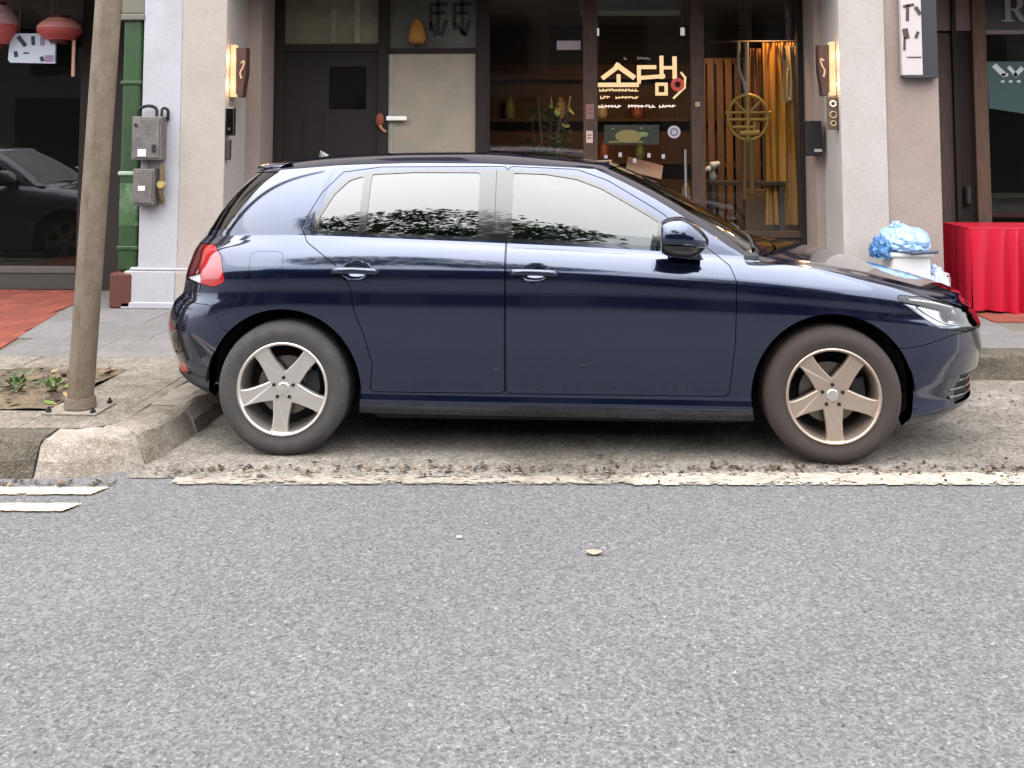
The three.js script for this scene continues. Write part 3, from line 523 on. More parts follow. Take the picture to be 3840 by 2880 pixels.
{
  mesh('paving_bed', [slab([[-4.7, 1.12], [-2.2, 0.97], [-2.1, 0.85], [-2.08, -0.9], [-2.08, -1.1], [12, -1.1], [12, -8], [-14, -8], [-14, -1.1], [-4.72, -1.1]], 0.138, 0.12, 0)], std(0x57524a, 0.95), pavement);
  seed = 90; const put = (name, x0, x1, z0, z1, mat, g = 0.005) => { const dy = rr(-0.0015, 0.0015); mesh(name, [slab([[x0 + g, z1 - g], [x1 - g, z1 - g], [x1 - g, z0 + g], [x0 + g, z0 + g]], 0.15 + dy, 0.03, 0.003)], mat, pavement); };
  // concrete slabs on the island, around the open soil
  for (const [x0, x1] of [[-4.7, -3.9], [-3.9, -3.2], [-3.2, -2.6]]) put('concrete_slab', x0, x1, 0.66, zr(x1, 0.83), concrete);
  mesh('concrete_slab', [slab([[-2.595, 0.965], [-2.24, 0.945], [-2.16, 0.86], [-2.135, 0.665], [-2.595, 0.665]], 0.15, 0.03, 0.003)], concrete, pavement);
  put('concrete_slab', -2.6, -2.2, 0.12, 0.66, concrete); put('concrete_slab', -2.2, -2.135, 0.12, 0.66, concrete); put('concrete_slab', -2.6, -2.2, -0.62, 0.12, concrete); put('concrete_slab', -2.2, -2.135, -0.62, 0.12, concrete);
  for (const [x0, x1] of [[-4.7, -4], [-4, -3.3], [-3.3, -2.6]]) put('concrete_slab', x0, x1, -0.62, -0.26, concrete);
  // granite slabs up to the pillars, then in front of the shops
  const row = (z0, z1, xs, xe, w) => { let k = 0; for (let x = xs; x < xe - 0.05; x += w) put('granite_slab', x, Math.min(x + w, xe), z0, z1, granite[(k++ + Math.round(z0 * 7)) & 1]); };
  // clay tiles in front of the two outer shops
  const clay = [0x713322, 0x7a3827, 0x672d1e].map((h, i) => mineral(256, 0.5, h, 0x5a281b, 0.6, 0.12, 60, 101 + i * 7, 0.001));
  const piece = (name, x0, x1, z0, z1, mat, g, L, R) => { const xa = (z) => Math.max(x0 + g, L ? L(z) + g : -99), xb = (z) => Math.min(x1 - g, R ? R(z) - g : 99), A = z1 - g, B = z0 + g; if (xb(A) - xa(A) < 0.02 || xb(B) - xa(B) < 0.02) return; mesh(name, [slab([[xa(A), A], [xb(A), A], [xb(B), B], [xa(B), B]], 0.15 + rr(-0.0015, 0.0015), 0.03, 0.003)], mat, pavement); };
  const line = (z) => -3.54 + 0.22 * z;                              // where the clay tiles meet the granite
  for (let z = -3.45; z < -0.7; z += 0.2) for (let x = -5.9; x < -3.6; x += 0.2) piece('clay_tile', x, x + 0.2, z, z + 0.2, clay[Math.floor(rnd() * 3)], 0.003, null, line);
  for (let z = -3.45; z < -2.3; z += 0.2) for (let x = 3.32; x < 5.1; x += 0.2) piece('clay_tile', x, x + 0.2, z, z + 0.2, clay[Math.floor(rnd() * 3)], 0.003);
  const rowL = (z0, z1, xe, o) => { for (let k = 0, x = -4.4 + o; x < xe - 0.05; x += 0.62, k++) piece('granite_slab', x, Math.min(x + 0.62, xe), z0, z1, granite[(k + o * 10) & 1], 0.004, line); };
  rowL(-1.22, -0.62, -2.1, 0.1); rowL(-1.85, -1.22, 8, 0.3); rowL(-2.48, -1.85, 3.3, 0); rowL(-3.45, -2.48, -3.5, 0.2);
  row(-3.45, -2.48, -2.62, 2.2, 0.62);
}
// open soil on the island, littered with leaves
const leafGeo = (() => { const g = new THREE.PlaneGeometry(1, 0.5, 4, 2), p = g.attributes.position; for (let i = 0; i < p.count; i++) { const x = p.getX(i) * 2; p.setY(i, p.getY(i) * Math.sqrt(Math.max(0.02, 1 - x * x))); p.setZ(i, 0.12 * x * x + 0.25 * Math.abs(p.getY(i)) * (i % 2 ? 1 : 0.7)); } g.rotateX(-Math.PI / 2); g.computeVertexNormals(); return g; })();
{
  const g = new THREE.PlaneGeometry(2.1, 0.92, 70, 32).rotateX(-Math.PI / 2).translate(-3.65, 0.14, 0.2), p = g.attributes.position;
  for (let i = 0; i < p.count; i++) p.setY(i, p.getY(i) + 0.022 * noise(p.getX(i) / 2, p.getZ(i) / 2, 16, 5) + 0.012 * noise(p.getX(i), p.getZ(i), 40, 6));
  g.computeVertexNormals();
  tag(mesh('soil', [boxUV(g.toNonIndexed())], mineral(512, 0.8, 0x5a4c3a, 0x463a2c, 1, 0.3, 120, 121, 0.008)), 'patch of open brown soil in the pavement by the pole', 'soil', null, 'stuff');
  const scatter = (name, n, place, cols, size, label, cat) => {
    const m = new THREE.InstancedMesh(leafGeo, new THREE.MeshStandardMaterial({ color: 0xffffff, roughness: 0.9, side: THREE.DoubleSide }), n), d = new THREE.Object3D(), c = new THREE.Color();
    for (let i = 0; i < n; i++) { const [x, y, z] = place(i); d.position.set(x, y, z); d.rotation.set(rr(-0.35, 0.35), rr(0, 6.3), rr(-0.35, 0.35)); d.scale.setScalar(rr(size[0], size[1])); d.updateMatrix(); m.setMatrixAt(i, d.matrix); m.setColorAt(i, c.set(cols[Math.floor(rnd() * cols.length)]).multiplyScalar(rr(0.75, 1.1))); }
    m.name = numbered(name); m.castShadow = m.receiveShadow = true; scene.add(m); return tag(m, label, cat, null, 'stuff');
  };
  seed = 200;
  const brown = [0x4a3627, 0x5e4a35, 0x2e231a, 0x75654e, 0x221a14, 0x55412e, 0x33271e];
  scatter('leaf_litter', 900, () => { const c = rr(0, 1) < 0.7, x = rr(-1.85, 4.2); return [x, rr(0.007, 0.016), zr(x, 1.0) + (c ? rr(-0.05, 0.06) : rr(-0.14, 0.16)) * (1 + 0.4 * Math.sin(x * 5))]; }, brown, [0.01, 0.034], 'brown leaf litter strewn along the edge of the parking bay', 'leaf litter');
  scatter('leaf_litter', 260, () => [rr(-4.6, -2.6), rr(0.158, 0.178), rr(-0.24, 0.65)], brown.concat([0x9a7f58, 0x566a2e]), [0.025, 0.075], 'brown leaf litter lying on the soil behind the kerb', 'leaf litter');
  scatter('leaf_litter', 160, () => { const x = rr(-4, -1.95); return [x, 0.008, zr(x, 1.15) + rr(0, 0.06)]; }, brown, [0.012, 0.035], 'brown leaf litter in the gutter below the mossy kerb', 'leaf litter');
  scatter('leaf_litter', 150, () => [rr(1.9, 3.4), 0.008, rr(-0.7, 0.95)], brown, [0.01, 0.03], 'brown leaf litter on the pale ground before the car', 'leaf litter');
}
const leafMat = (h) => new THREE.MeshPhysicalMaterial({ color: h, roughness: 0.7, transmission: 0.3, thickness: 0, side: THREE.DoubleSide });
{ // small weeds on the soil
  const greens = [0x3a5522, 0x5a6a30];
  for (const [x, z, h, n, lab] of [[-2.98, 0.3, 0.08, 30.5, 'low green weed on the soil left of the pole'], [-2.74, 0.34, 0.08, 20, 'small yellowing weed on the soil right beside the pole']]) {
    const t = thing('weed', lab, 'weed', [x, 0.15, z]); seed = Math.round(n * 9);
    const G = []; for (let i = 0; i < n; i++) { const a = rr(0, 6.3), e = rr(0.1, 1.2), l = rr(0.025, 0.06), r = rr(0.02, 0.2); G.push(leafGeo.clone().scale(l, l, l).translate(l * 0.5, 0, 0).rotateZ(e).rotateY(a).translate(Math.cos(a) * r * 0.5, rr(0.01, h), -Math.sin(a) * r * 0.5)); }
    tag(mesh('leaves', G, leafMat(greens[n > 30 ? 0 : 1]), t), null, null, null, 'stuff');
    const S = []; for (let i = 0; i < 7; i++) { const a = rr(0, 6.3); S.push(tube([[0, 0, 0], [Math.cos(a) * 0.02, h * 0.5, Math.sin(a) * 0.02], [Math.cos(a) * 0.06, h, Math.sin(a) * 0.06]], 0.003, 6, 5)); }
    tag(mesh('stems', S, std(0x4a5a2a), t), null, null, null, 'stuff');
  }
  // two scraps lying on the road
  tag(mesh('paper_scrap', [leafGeo.clone().scale(0.06, 0.05, 0.09).translate(0.155, 0.006, 1.95)], std(0x8d7464, 0.9)), 'pale pinkish scrap lying on the asphalt before the car', 'litter');
  tag(mesh('paper_scrap', [leafGeo.clone().scale(0.022, 0.03, 0.03).translate(-0.36, 0.006, 1.83)], std(0xf2f0ee, 0.9)), 'tiny white scrap on the asphalt below the rear door', 'litter');
}
{ // leaning pole on its base plate
  const t = thing('street_pole', 'leaning grey-brown metal pole bolted to the pavement island', 'pole', [-2.455, 0.15, 0.63]);
  const m = mineral(512, 0.6, 0x685c4e, 0x594c3c, 1.0, 0.08, 60, 131, 0.001); m.roughness = 0.6;
  const g = new THREE.CylinderGeometry(0.069, 0.065, 4.4, 32, 20); { const p = g.attributes.position; for (let i = 0; i < p.count; i++) p.setX(i, p.getX(i)); g.translate(0, 2.21, 0).rotateZ(-0.043); const uv = g.attributes.uv; for (let i = 0; i < uv.count; i++) uv.setXY(i, uv.getX(i) * 0.45, uv.getY(i) * 4.4); }
  mesh('pole', [g], m, t);
  mesh('base_plate', [bx(-0.14, 0.14, 0, 0.01, -0.12, 0.12, 0.003)], kerbMats[1], t);
  mesh('collar', [cyl(0.08, 0.074, 0.05, 0.003, 0.04, 0, 28)], m, t);
  for (const [x, z] of [[-0.115, 0.095], [0.115, 0.095], [-0.115, -0.095], [0.115, -0.095]]) mesh('bolt', [cyl(0.007, 0.007, 0.035, x, 0.02, z, 8), cyl(0.014, 0.014, 0.014, x, 0.017, z, 6)], M.plastic, t);
}
// ---------------------------------------------------------------- shophouses
const plaster = (h, p, sd) => { const m = mineral(1024, 2.6, h, p, 0.7, 0.05, 180, sd, 0.0015); m.roughness = 0.85; return m; };
const wallWhite = plaster(0x9b9a9f, 0x918e90, 141), wallCream = plaster(0x978f88, 0x8a8078, 151), wallTan = plaster(0x897a73, 0x7d6d64, 161), wallWarm = plaster(0xa09995, 0x958d85, 171);
const wood = (h, h2, sd) => { const A = hex(h), B = hex(h2); return new THREE.MeshStandardMaterial({ map: tex(256, (u, v) => mixc(A, B, 0.6 * noise(u * 1, v * 0.12, 64, sd) + 0.4 * noise(u, v * 0.3, 24, sd + 1)), 0.6), roughness: 0.9 }); };
const darkWood = wood(0x20120d, 0x120a07, 181), midWood = wood(0x4a362c, 0x33241d, 185), doorWood = wood(0x1d1311, 0x130d0b, 189);
const shopGlass = phys(0xdfe6e2, 0, { transmission: 1, thickness: 0, ior: 1.6, side: THREE.DoubleSide });
const inner = std(0x17120f, 0.9), innerFloor = std(0x241a14, 0.8);
const Z = -3.5;
const PLC = 2.95;
function house(label, x0, x1, name = 'shophouse') { // upper floor, soffit and the dark room behind the shopfront
  const t = thing(name, label, 'shophouse');
  mesh('upper_wall', [bx(x0, x1, PLC + 0.14, 7.6, -2.72, -2.5, 0)], wallCream, t);
  mesh('soffit', [bx(x0, x1, PLC, PLC + 0.137, -6.8, -2.5, 0)], wallTan, t);
  mesh('room_wall', [bx(x0, x1, 0.1, PLC, -6.8, -6.7, 0), bx(x0, x0 + 0.05, 0.1, PLC, -6.7, Z, 0), bx(x1 - 0.05, x1, 0.1, PLC, -6.7, Z, 0)], inner, t);
  mesh('room_floor', [bx(x0 + 0.05, x1 - 0.05, 0.1, 0.155, -6.7, Z, 0)], innerFloor, t);
  for (let k = 0; k < 2; k++) { const w = mesh('upper_window', [bx(lerp(x0, x1, 0.3 + 0.4 * k) - 0.45, lerp(x0, x1, 0.3 + 0.4 * k) + 0.45, 4.0, 5.6, -2.52, -2.47, 0.01)], darkWood, t); mesh('shutter', [bx(lerp(x0, x1, 0.3 + 0.4 * k) - 0.38, lerp(x0, x1, 0.3 + 0.4 * k) + 0.38, 4.08, 5.52, -2.47, -2.45, 0.01)], midWood, w); }
  mesh('roof', [extr([[-2.3, 7.5], [-6.9, 9.2], [-7.1, 9.0], [-2.3, 7.3]], x1 - x0).rotateY(-Math.PI / 2).translate(x1, 0, 0)], std(0x6a3a2a, 0.9), t);
  return t;
}
const pane = (t, x0, x1, y0, y1, z = Z) => mesh('window_pane', [new THREE.PlaneGeometry(x1 - x0, y1 - y0).translate((x0 + x1) / 2, (y0 + y1) / 2, z)], shopGlass, t);
const centre = house('shophouse behind the blue car, dark timber shopfront with cream door and glowing lettering', -3.12, 2.66);
{
  const post = (x0, x1, y0 = 0.15, y1 = PLC, m = darkWood, z0 = Z - 0.05, z1 = Z + 0.05) => mesh('post', [bx(x0, x1, y0, y1, z0, z1, 0.006)], m, centre);
  post(-2.66, -2.575); post(-1.685, -1.59); post(-0.775, -0.65); post(0.21, 0.34, 0.15, PLC, midWood); post(1.19, 1.31, 0.15, PLC, midWood); post(2.15, 2.2);
  for (const [x0, x1, y0, y1] of [[-2.575, -1.685, 2.36, 2.43], [-1.59, -0.775, 2.338, 2.385], [-0.65, 0.21, 0.6, 0.68], [1.31, 2.15, 0.66, 0.72], [1.31, 2.15, 0.15, 0.22], [-0.65, 0.21, 0.15, 0.22], [0.34, 1.19, 0.16, 0.3], [-0.65, 0.21, 2.86, PLC], [0.34, 1.19, 2.86, PLC], [1.31, 2.15, 2.86, PLC]]) mesh('rail', [bx(x0, x1, y0, y1, Z - 0.035, Z + 0.035, 0.005)], y0 < 0.9 && y0 > 0.5 ? midWood : darkWood, centre);
  tag(mesh('transom_panel', [bx(-2.575, -1.685, 2.43, PLC, Z - 0.02, Z, 0.003)], mineral(512, 0.9, 0x6a6553, 0x5a5546, 1, 0.05, 80, 201, 0.001), centre), 'olive beige panel above the dark door');
  for (const [x0, x1] of [[-2.14, -2.08], [-1.92, -1.86]]) mesh('panel_batten', [bx(x0, x1, 2.44, PLC, Z, Z + 0.012, 0.003)], mineral(256, 0.5, 0x7d7566, 0x6a6455, 1, 0.05, 60, 205, 0.001), centre);
  // dark door with a sunk pane
  const d = mesh('door', [extr([[-2.575, 0.15], [-1.685, 0.15], [-1.685, 2.36], [-2.575, 2.36]], 0.04, 0, [[[-2.15, 1.82], [-1.8, 1.82], [-1.8, 2.22], [-2.15, 2.22]]]).translate(0, 0, Z - 0.03)].map(boxUV), doorWood, centre);
  mesh('door_window', [bx(-2.15, -1.8, 1.82, 2.22, Z - 0.03, Z - 0.015, 0)], M.black, d);
  for (const x of [-2.39, -2.2]) mesh('door_batten', [bx(x, x + 0.012, 0.2, 1.78, Z + 0.01, Z + 0.018, 0.002)], darkWood, d);
  // transom with two dark brush characters
  const tp = mesh('transom_panel', [bx(-1.59, -0.775, 2.385, PLC, Z - 0.02, Z, 0.003)], mineral(512, 0.8, 0x4c4b45, 0x44423b, 1, 0.05, 80, 211, 0.001), centre);
  const ink = std(0x0c0c0e, 0.7), st = [];
  const stroke = (x0, y0, x1, y1, w, z = Z) => { const l = Math.hypot(x1 - x0, y1 - y0), g = new RoundedBoxGeometry(l + w * 0.6, w, 0.008, 1, 0.003); return g.rotateZ(Math.atan2(y1 - y0, x1 - x0)).translate((x0 + x1) / 2, (y0 + y1) / 2, z + 0.005); };
  for (const [cx, s] of [[-1.13, 1], [-0.91, -1]]) st.push(stroke(cx - 0.075, 2.79, cx + 0.075, 2.80, 0.032), stroke(cx - 0.06, 2.71, cx + 0.06, 2.715, 0.03), stroke(cx, 2.84, cx - 0.005 * s, 2.52, 0.036), stroke(cx - 0.07, 2.62, cx - 0.03 * s, 2.51, 0.034), stroke(cx + 0.07, 2.64, cx + 0.03, 2.51, 0.034), stroke(cx - 0.07, 2.76, cx - 0.07, 2.56, 0.028));
  mesh('brush_characters', st, ink, tp);
  // cream papered door
  const c = mesh('door', [bx(-1.59, -0.78, 0.16, 2.338, Z - 0.03, Z + 0.012, 0.004)], mineral(512, 1.2, 0x857a6c, 0x7a7468, 1, 0.04, 90, 221, 0.001), centre); tag(c, 'cream papered door with a white bar handle');
  mesh('door_handle', [bx(-1.6, -1.41, 1.715, 1.755, Z + 0.045, Z + 0.07, 0.008), bx(-1.585, -1.56, 1.72, 1.75, Z + 0.012, Z + 0.046, 0.003), bx(-1.45, -1.425, 1.72, 1.75, Z + 0.012, Z + 0.046, 0.003)], std(0xd8d6d0, 0.4), c);
  mesh('door_stile', [bx(-1.59, -1.545, 0.16, 2.33, Z + 0.012, Z + 0.02, 0.003)], mineral(256, 0.5, 0x8f8b82, 0x7e7a70, 1, 0.05, 60, 225, 0.001), c);
  pane(centre, -0.65, 0.21, 0.68, 2.86); pane(centre, 0.34, 1.19, 0.3, 2.86); pane(centre, 1.31, 2.15, 0.72, 2.86);
  mesh('stall_riser', [bx(-0.65, 0.21, 0.22, 0.6, Z - 0.03, Z, 0.003), bx(1.31, 2.15, 0.22, 0.66, Z - 0.03, Z, 0.003)], std(0x3b3a33, 0.7), centre);
  const h = mesh('door_handle', [cyl(0.013, 0.013, 0.5, 1.13, 1.2, Z + 0.06, 12), cyl(0.008, 0.008, 0.06, 1.13, 1.0, Z + 0.03, 8, 'z'), cyl(0.008, 0.008, 0.06, 1.13, 1.4, Z + 0.03, 8, 'z')], M.chrome, centre);
  // jambs beside the opening
  mesh('jamb', [bx(-2.83, -2.662, 0.15, PLC, Z, -3.055, 0.004)], wallTan, centre); mesh('jamb', [bx(2.202, 2.31, 0.15, PLC, Z, -3.055, 0.004)], wallTan, centre);
  // pieces of the room behind the glass
  const bd = thing('display_cabinet', 'dark wooden cabinet with shelves inside the shop, behind the glass door', 'cabinet', [0.2, 0.155, -6.2]);
  mesh('carcass', [bx(-1.6, 1.8, 0, 2.3, -0.45, -0.4, 0), bx(-1.6, -1.56, 0, 2.3, -0.4, 0, 0.004), bx(1.76, 1.8, 0, 2.3, -0.4, 0, 0.004)], midWood, bd);
  for (const y of [0.02, 0.6, 1.1, 1.6, 2.1]) mesh('shelf', [bx(-1.56, 1.76, y, y + 0.035, -0.4, 0, 0.004)], midWood, bd);
  seed = 301;
  for (let i = 0; i < 16; i++) { const y = [0.635, 1.135, 1.635][i % 3], x = -1.4 + Math.floor(i / 3) * 0.55 + rr(-0.1, 0.1), r = rr(0.05, 0.09), k = rr(0.12, 0.3); const j = mesh('shop_jar', [new THREE.LatheGeometry([[0, 0], [r * 0.8, 0], [r, k * 0.3], [r * 0.9, k * 0.75], [r * 0.45, k * 0.85], [r * 0.5, k], [0, k]].map((q) => new THREE.Vector2(...q)), 16).translate(0.2 + x, 0.155 + y, -6.4)], std([0x8a7a60, 0x5a6a4a, 0x7a4030, 0x9a9080][i % 4], 0.5)); tag(j, ['tan', 'olive', 'rust red', 'pale grey'][i % 4] + ' jar on the ' + ['lower', 'middle', 'upper'][i % 3] + ' shelf of the shop cabinet, ' + ['first', 'second', 'third', 'fourth', 'fifth', 'sixth'][Math.floor(i / 3)] + ' from the left', 'jar', 'jars on the shelves inside the shop'); }
}
{ // left and right neighbours
  const L = house('left neighbouring shophouse with a dark glass front above orange tiles', -14, -3.12);
  for (const [x0, x1] of [[-4.5, -4.36], [-7.2, -7.08], [-9.9, -9.78]]) mesh('post', [bx(x0, x1, 0.15, PLC, Z - 0.05, Z + 0.05, 0.006)], darkWood, L);
  mesh('stall_riser', [bx(-14, -4.5, 0.15, 0.30, Z - 0.04, Z + 0.02, 0.004)], std(0x34302c, 0.7), L); mesh('rail', [bx(-14, -4.5, 0.30, 0.36, Z - 0.03, Z + 0.03, 0.004)], std(0x4c4844, 0.5), L);
  mesh('side_wall', [bx(-4.36, -3.4, 0.15, PLC, Z - 0.05, Z - 0.01, 0.0)], std(0x231a17, 0.8), L);
  for (const [x0, x1] of [[-7.08, -4.5], [-9.78, -7.2]]) pane(L, x0, x1, 0.36, PLC);
  const R = house('right neighbouring shophouse with a dark window and teal panel', 2.66, 10);
  const post = (x0, x1, m, y0 = 0.15, y1 = PLC) => mesh('post', [bx(x0, x1, y0, y1, Z - 0.05, Z + 0.06, 0.006)], m, R);
  post(3.3, 3.36, darkWood); post(3.7, 3.82, wood(0x5a4538, 0x46342a, 231)); post(3.52, 3.56, darkWood); post(6.6, 6.72, darkWood);
  mesh('door', [bx(3.05, 3.3, 0.15, PLC, Z - 0.03, Z + 0.02, 0.003)], wood(0x454044, 0x38343a, 235), R);
  mesh('door', [bx(3.36, 3.52, 0.15, 2.5, Z - 0.03, Z + 0.02, 0.003)], wood(0x4a3d38, 0x3c312d, 239), R);
  mesh('transom_panel', [bx(3.36, 3.7, 2.52, PLC, Z - 0.03, Z + 0.03, 0.004)], plaster(0x6e5e5a, 0x63534f, 243), R);
  mesh('door_closer', [cyl(0.028, 0.028, 0.15, 3.62, 1.05, Z + 0.04, 14), cyl(0.02, 0.02, 0.08, 3.62, 1.1, Z + 0.02, 10, 'z')], M.plastic, R);
  mesh('inner_door', [bx(3.56, 3.7, 0.15, 2.52, Z - 0.045, Z, 0.003)], darkWood, R);
  mesh('rail', [bx(3.82, 6.6, 2.485, 2.525, Z - 0.02, Z + 0.04, 0.004)], std(0x5a5254, 0.5), R); mesh('rail', [bx(3.82, 6.6, 0.74, 0.8, Z - 0.03, Z + 0.03, 0.004)], darkWood, R);
  mesh('stall_riser', [bx(3.82, 6.6, 0.15, 0.74, Z - 0.03, Z, 0.004)], doorWood, R);
  pane(R, 3.82, 6.6, 0.8, 2.485); mesh('fascia_board', [bx(3.82, 6.6, 2.525, PLC, Z - 0.02, Z + 0.005, 0.003)], std(0x0a0a0b, 0.5), R);
  const { FontLoader } = await import('three/addons/loaders/FontLoader.js'); const { TextGeometry } = await import('three/addons/geometries/TextGeometry.js');
  const font = await new FontLoader().loadAsync('fonts/droid/droid_serif_bold.typeface.json');
  mesh('fascia_letter', [new TextGeometry('R', { font, size: 0.235, depth: 0.012, curveSegments: 8 }).translate(3.97, 2.6, Z + 0.006)], std(0x6a6a6c, 0.5), R);
  const tl = tag(mesh('window_panel', [extr([[3.84, 1.82], [4.35, 1.74], [4.35, 2.24], [3.83, 2.24]].map(([x, y]) => [x + 0.0, y]), 0.008).translate(0, 0, Z + 0.012)], std(0x1f3a38, 0.5)), 'dark teal panel with white marks in the right shop window', 'sign');
  const mk = []; const S = (x0, y0, x1, y1, w) => { const l = Math.hypot(x1 - x0, y1 - y0); mk.push(new RoundedBoxGeometry(l + w, w, 0.006, 1, 0.002).rotateZ(Math.atan2(y1 - y0, x1 - x0)).translate((x0 + x1) / 2, (y0 + y1) / 2, Z + 0.023)); };
  S(3.91, 2.19, 3.97, 2.13, 0.05); S(3.97, 2.12, 4.0, 2.12, 0.03); S(4.03, 2.18, 4.08, 2.12, 0.035); S(4.08, 2.12, 4.13, 2.17, 0.04); S(3.96, 2.06, 3.97, 2.06, 0.02); S(4.03, 2.06, 4.04, 2.06, 0.022); S(4.1, 2.06, 4.11, 2.06, 0.022); S(4.17, 2.09, 4.22, 2.1, 0.03);
  mesh('white_marks', mk, std(0xaab4b2, 0.6), tl);
}
function pillar(label, x0, xm, x1, mA, mB, recess) {
  const t = thing('pillar', label, 'pillar');
  mesh('shaft', [bx(x0, xm, 0.48, PLC, -3.053, -2.5 - (recess < 0 ? 0.018 : 0), 0.006)], mA, t);
  mesh('shaft', [bx(xm, x1, 0.48, PLC, -3.053, -2.5 - (recess > 0 ? 0.018 : 0), 0.006)], mB, t);
  mesh('plinth', [bx(x0 - 0.1, xm, 0.15, 0.455, -3.05, -2.46, 0.008)], mA, t); mesh('plinth', [bx(xm, x1 + 0.03, 0.15, 0.455, -3.05, -2.462, 0.008)], mB, t);
  mesh('moulding', [bx(x0 - 0.06, x1 + 0.025, 0.458, 0.482, -3.05, -2.475, 0.01)], mA, t); mesh('moulding', [bx(x0 - 0.12, x1 + 0.045, 0.15, 0.205, -3.052, -2.45, 0.01)], mA, t);
  return t;
}
pillar('pale pillar behind the rear of the car, carrying meter boxes and a wall lamp', -3.5, -3.17, -2.79, wallWhite, wallCream, 0);
pillar('white and tan pillar behind the bonnet, with a hanging sign', 2.27, 2.635, 3.06, wallWarm, wallTan, 1);
// ---------------------------------------------------------------- things on and around the shopfronts
const glow = (h, k) => new THREE.MeshStandardMaterial({ color: 0x000000, emissive: h, emissiveIntensity: k, roughness: 0.6 });
const brown = std(0x3a2012, 0.6), white = std(0xb9b6b2, 0.7);
for (const [xw, s, lab] of [[-2.79, 1, 'lit wooden wall lamp on the pillar behind the rear of the car'], [2.27, -1, 'lit wooden wall lamp on the pillar behind the bonnet']]) {
  const t = thing('wall_lamp', lab, 'wall lamp', [xw, 1.9, -2.6]);
  const sh = extr([[0, 0.03], [0.02, 0], [0.05, 0], [0.06, 0.1], [0.075, 0.2], [0.075, 0.41], [-0.005, 0.41]].map(([x, y]) => [s * (x + 0.075), y]), 0.1, 0.004).translate(0, 0, -0.05);
  mesh('cover', [sh], brown, t);
  mesh('carving', [tube([[s * 0.115, 0.28, 0.057], [s * 0.14, 0.3, 0.058], [s * 0.13, 0.24, 0.058], [s * 0.11, 0.2, 0.058], [s * 0.12, 0.15, 0.058]], 0.008, 20, 6)], std(0xa48468, 0.6), t);
  mesh('bracket', [bx(0, s * 0.08, 0.1, 0.13, -0.02, 0.02, 0.003), bx(0, s * 0.08, 0.3, 0.33, -0.02, 0.02, 0.003)], brown, t);
  mesh('light_strip', [bx(s * 0.012, s * 0.06, 0.0, 0.44, -0.03, 0.03, 0.006)], glow(0xffd09a, 0.2), t);
  for (const y of [0.1, 0.32]) { const l = new THREE.PointLight(0xffc080, 0.07, 3); l.position.set(xw + s * 0.03, 1.9 + y, -2.57); l.castShadow = true; l.shadow.radius = 2; scene.add(l); }
}
{ // meter boxes
  const galv = mineral(256, 0.5, 0x6c6664, 0x5a5552, 1, 0.12, 60, 251, 0.001); galv.roughness = 0.5; galv.metalness = 0.3;
  const box = (lab, x0, x1, y0, y1, kind) => {
    const t = thing('meter_box', lab, 'meter box', [0, 0, -2.498]);
    mesh('casing', [bx(x0, x1, y0, y1, 0, 0.12, 0.008)], galv, t); mesh('lid', [bx(x0 + 0.015, x1 - 0.015, y0 + 0.02, y1 - 0.02, 0.12, 0.13, 0.004)], galv, t);
    return t;
  };
  const a = box('upper grey metal meter box on the left pillar', -3.53, -3.28, 1.37, 1.73);
  mesh('window', [bx(-3.47, -3.40, 1.40, 1.46, 0.13, 0.136, 0.003)], std(0xc8c8c4, 0.3), a); mesh('latch', [bx(-3.35, -3.32, 1.44, 1.5, 0.13, 0.145, 0.003)], M.plastic, a); mesh('screw', [cyl(0.015, 0.015, 0.01, -3.49, 1.66, 0.134, 10, 'z')], M.chrome, a);
  mesh('cable', [tube([[-3.51, 1.73, 0.05], [-3.5, 1.79, 0.055], [-3.42, 1.82, 0.06], [-3.36, 1.8, 0.05], [-3.35, 1.73, 0.05]], 0.014, 30, 8)], M.rubber, a);
  mesh('cable', [tube([[-3.31, 1.73, 0.05], [-3.3, 1.80, 0.05], [-3.27, 1.79, 0.03], [-3.27, 1.7, 0.01]], 0.012, 24, 8)], M.rubber, a);
  const b = box('lower grey metal meter box with yellowish pipework on the left pillar', -3.51, -3.33, 1.0, 1.30);
  mesh('pipe', [tube([[-3.30, 1.33, 0.05], [-3.29, 1.22, 0.06], [-3.30, 1.1, 0.06], [-3.29, 1.02, 0.03]], 0.022, 24, 10)], std(0x5a4a2a, 0.6), b); mesh('valve', [cyl(0.03, 0.03, 0.05, -3.29, 1.17, 0.07, 12, 'z')], std(0x9a8a50, 0.5), b); mesh('label_plate', [bx(-3.46, -3.40, 1.12, 1.16, 0.13, 0.134, 0.002)], white, b);
  mesh('pipe', [tube([[-3.42, 1.3, 0.05], [-3.42, 1.37, 0.05]], 0.018, 4, 10)], galv, b);
}
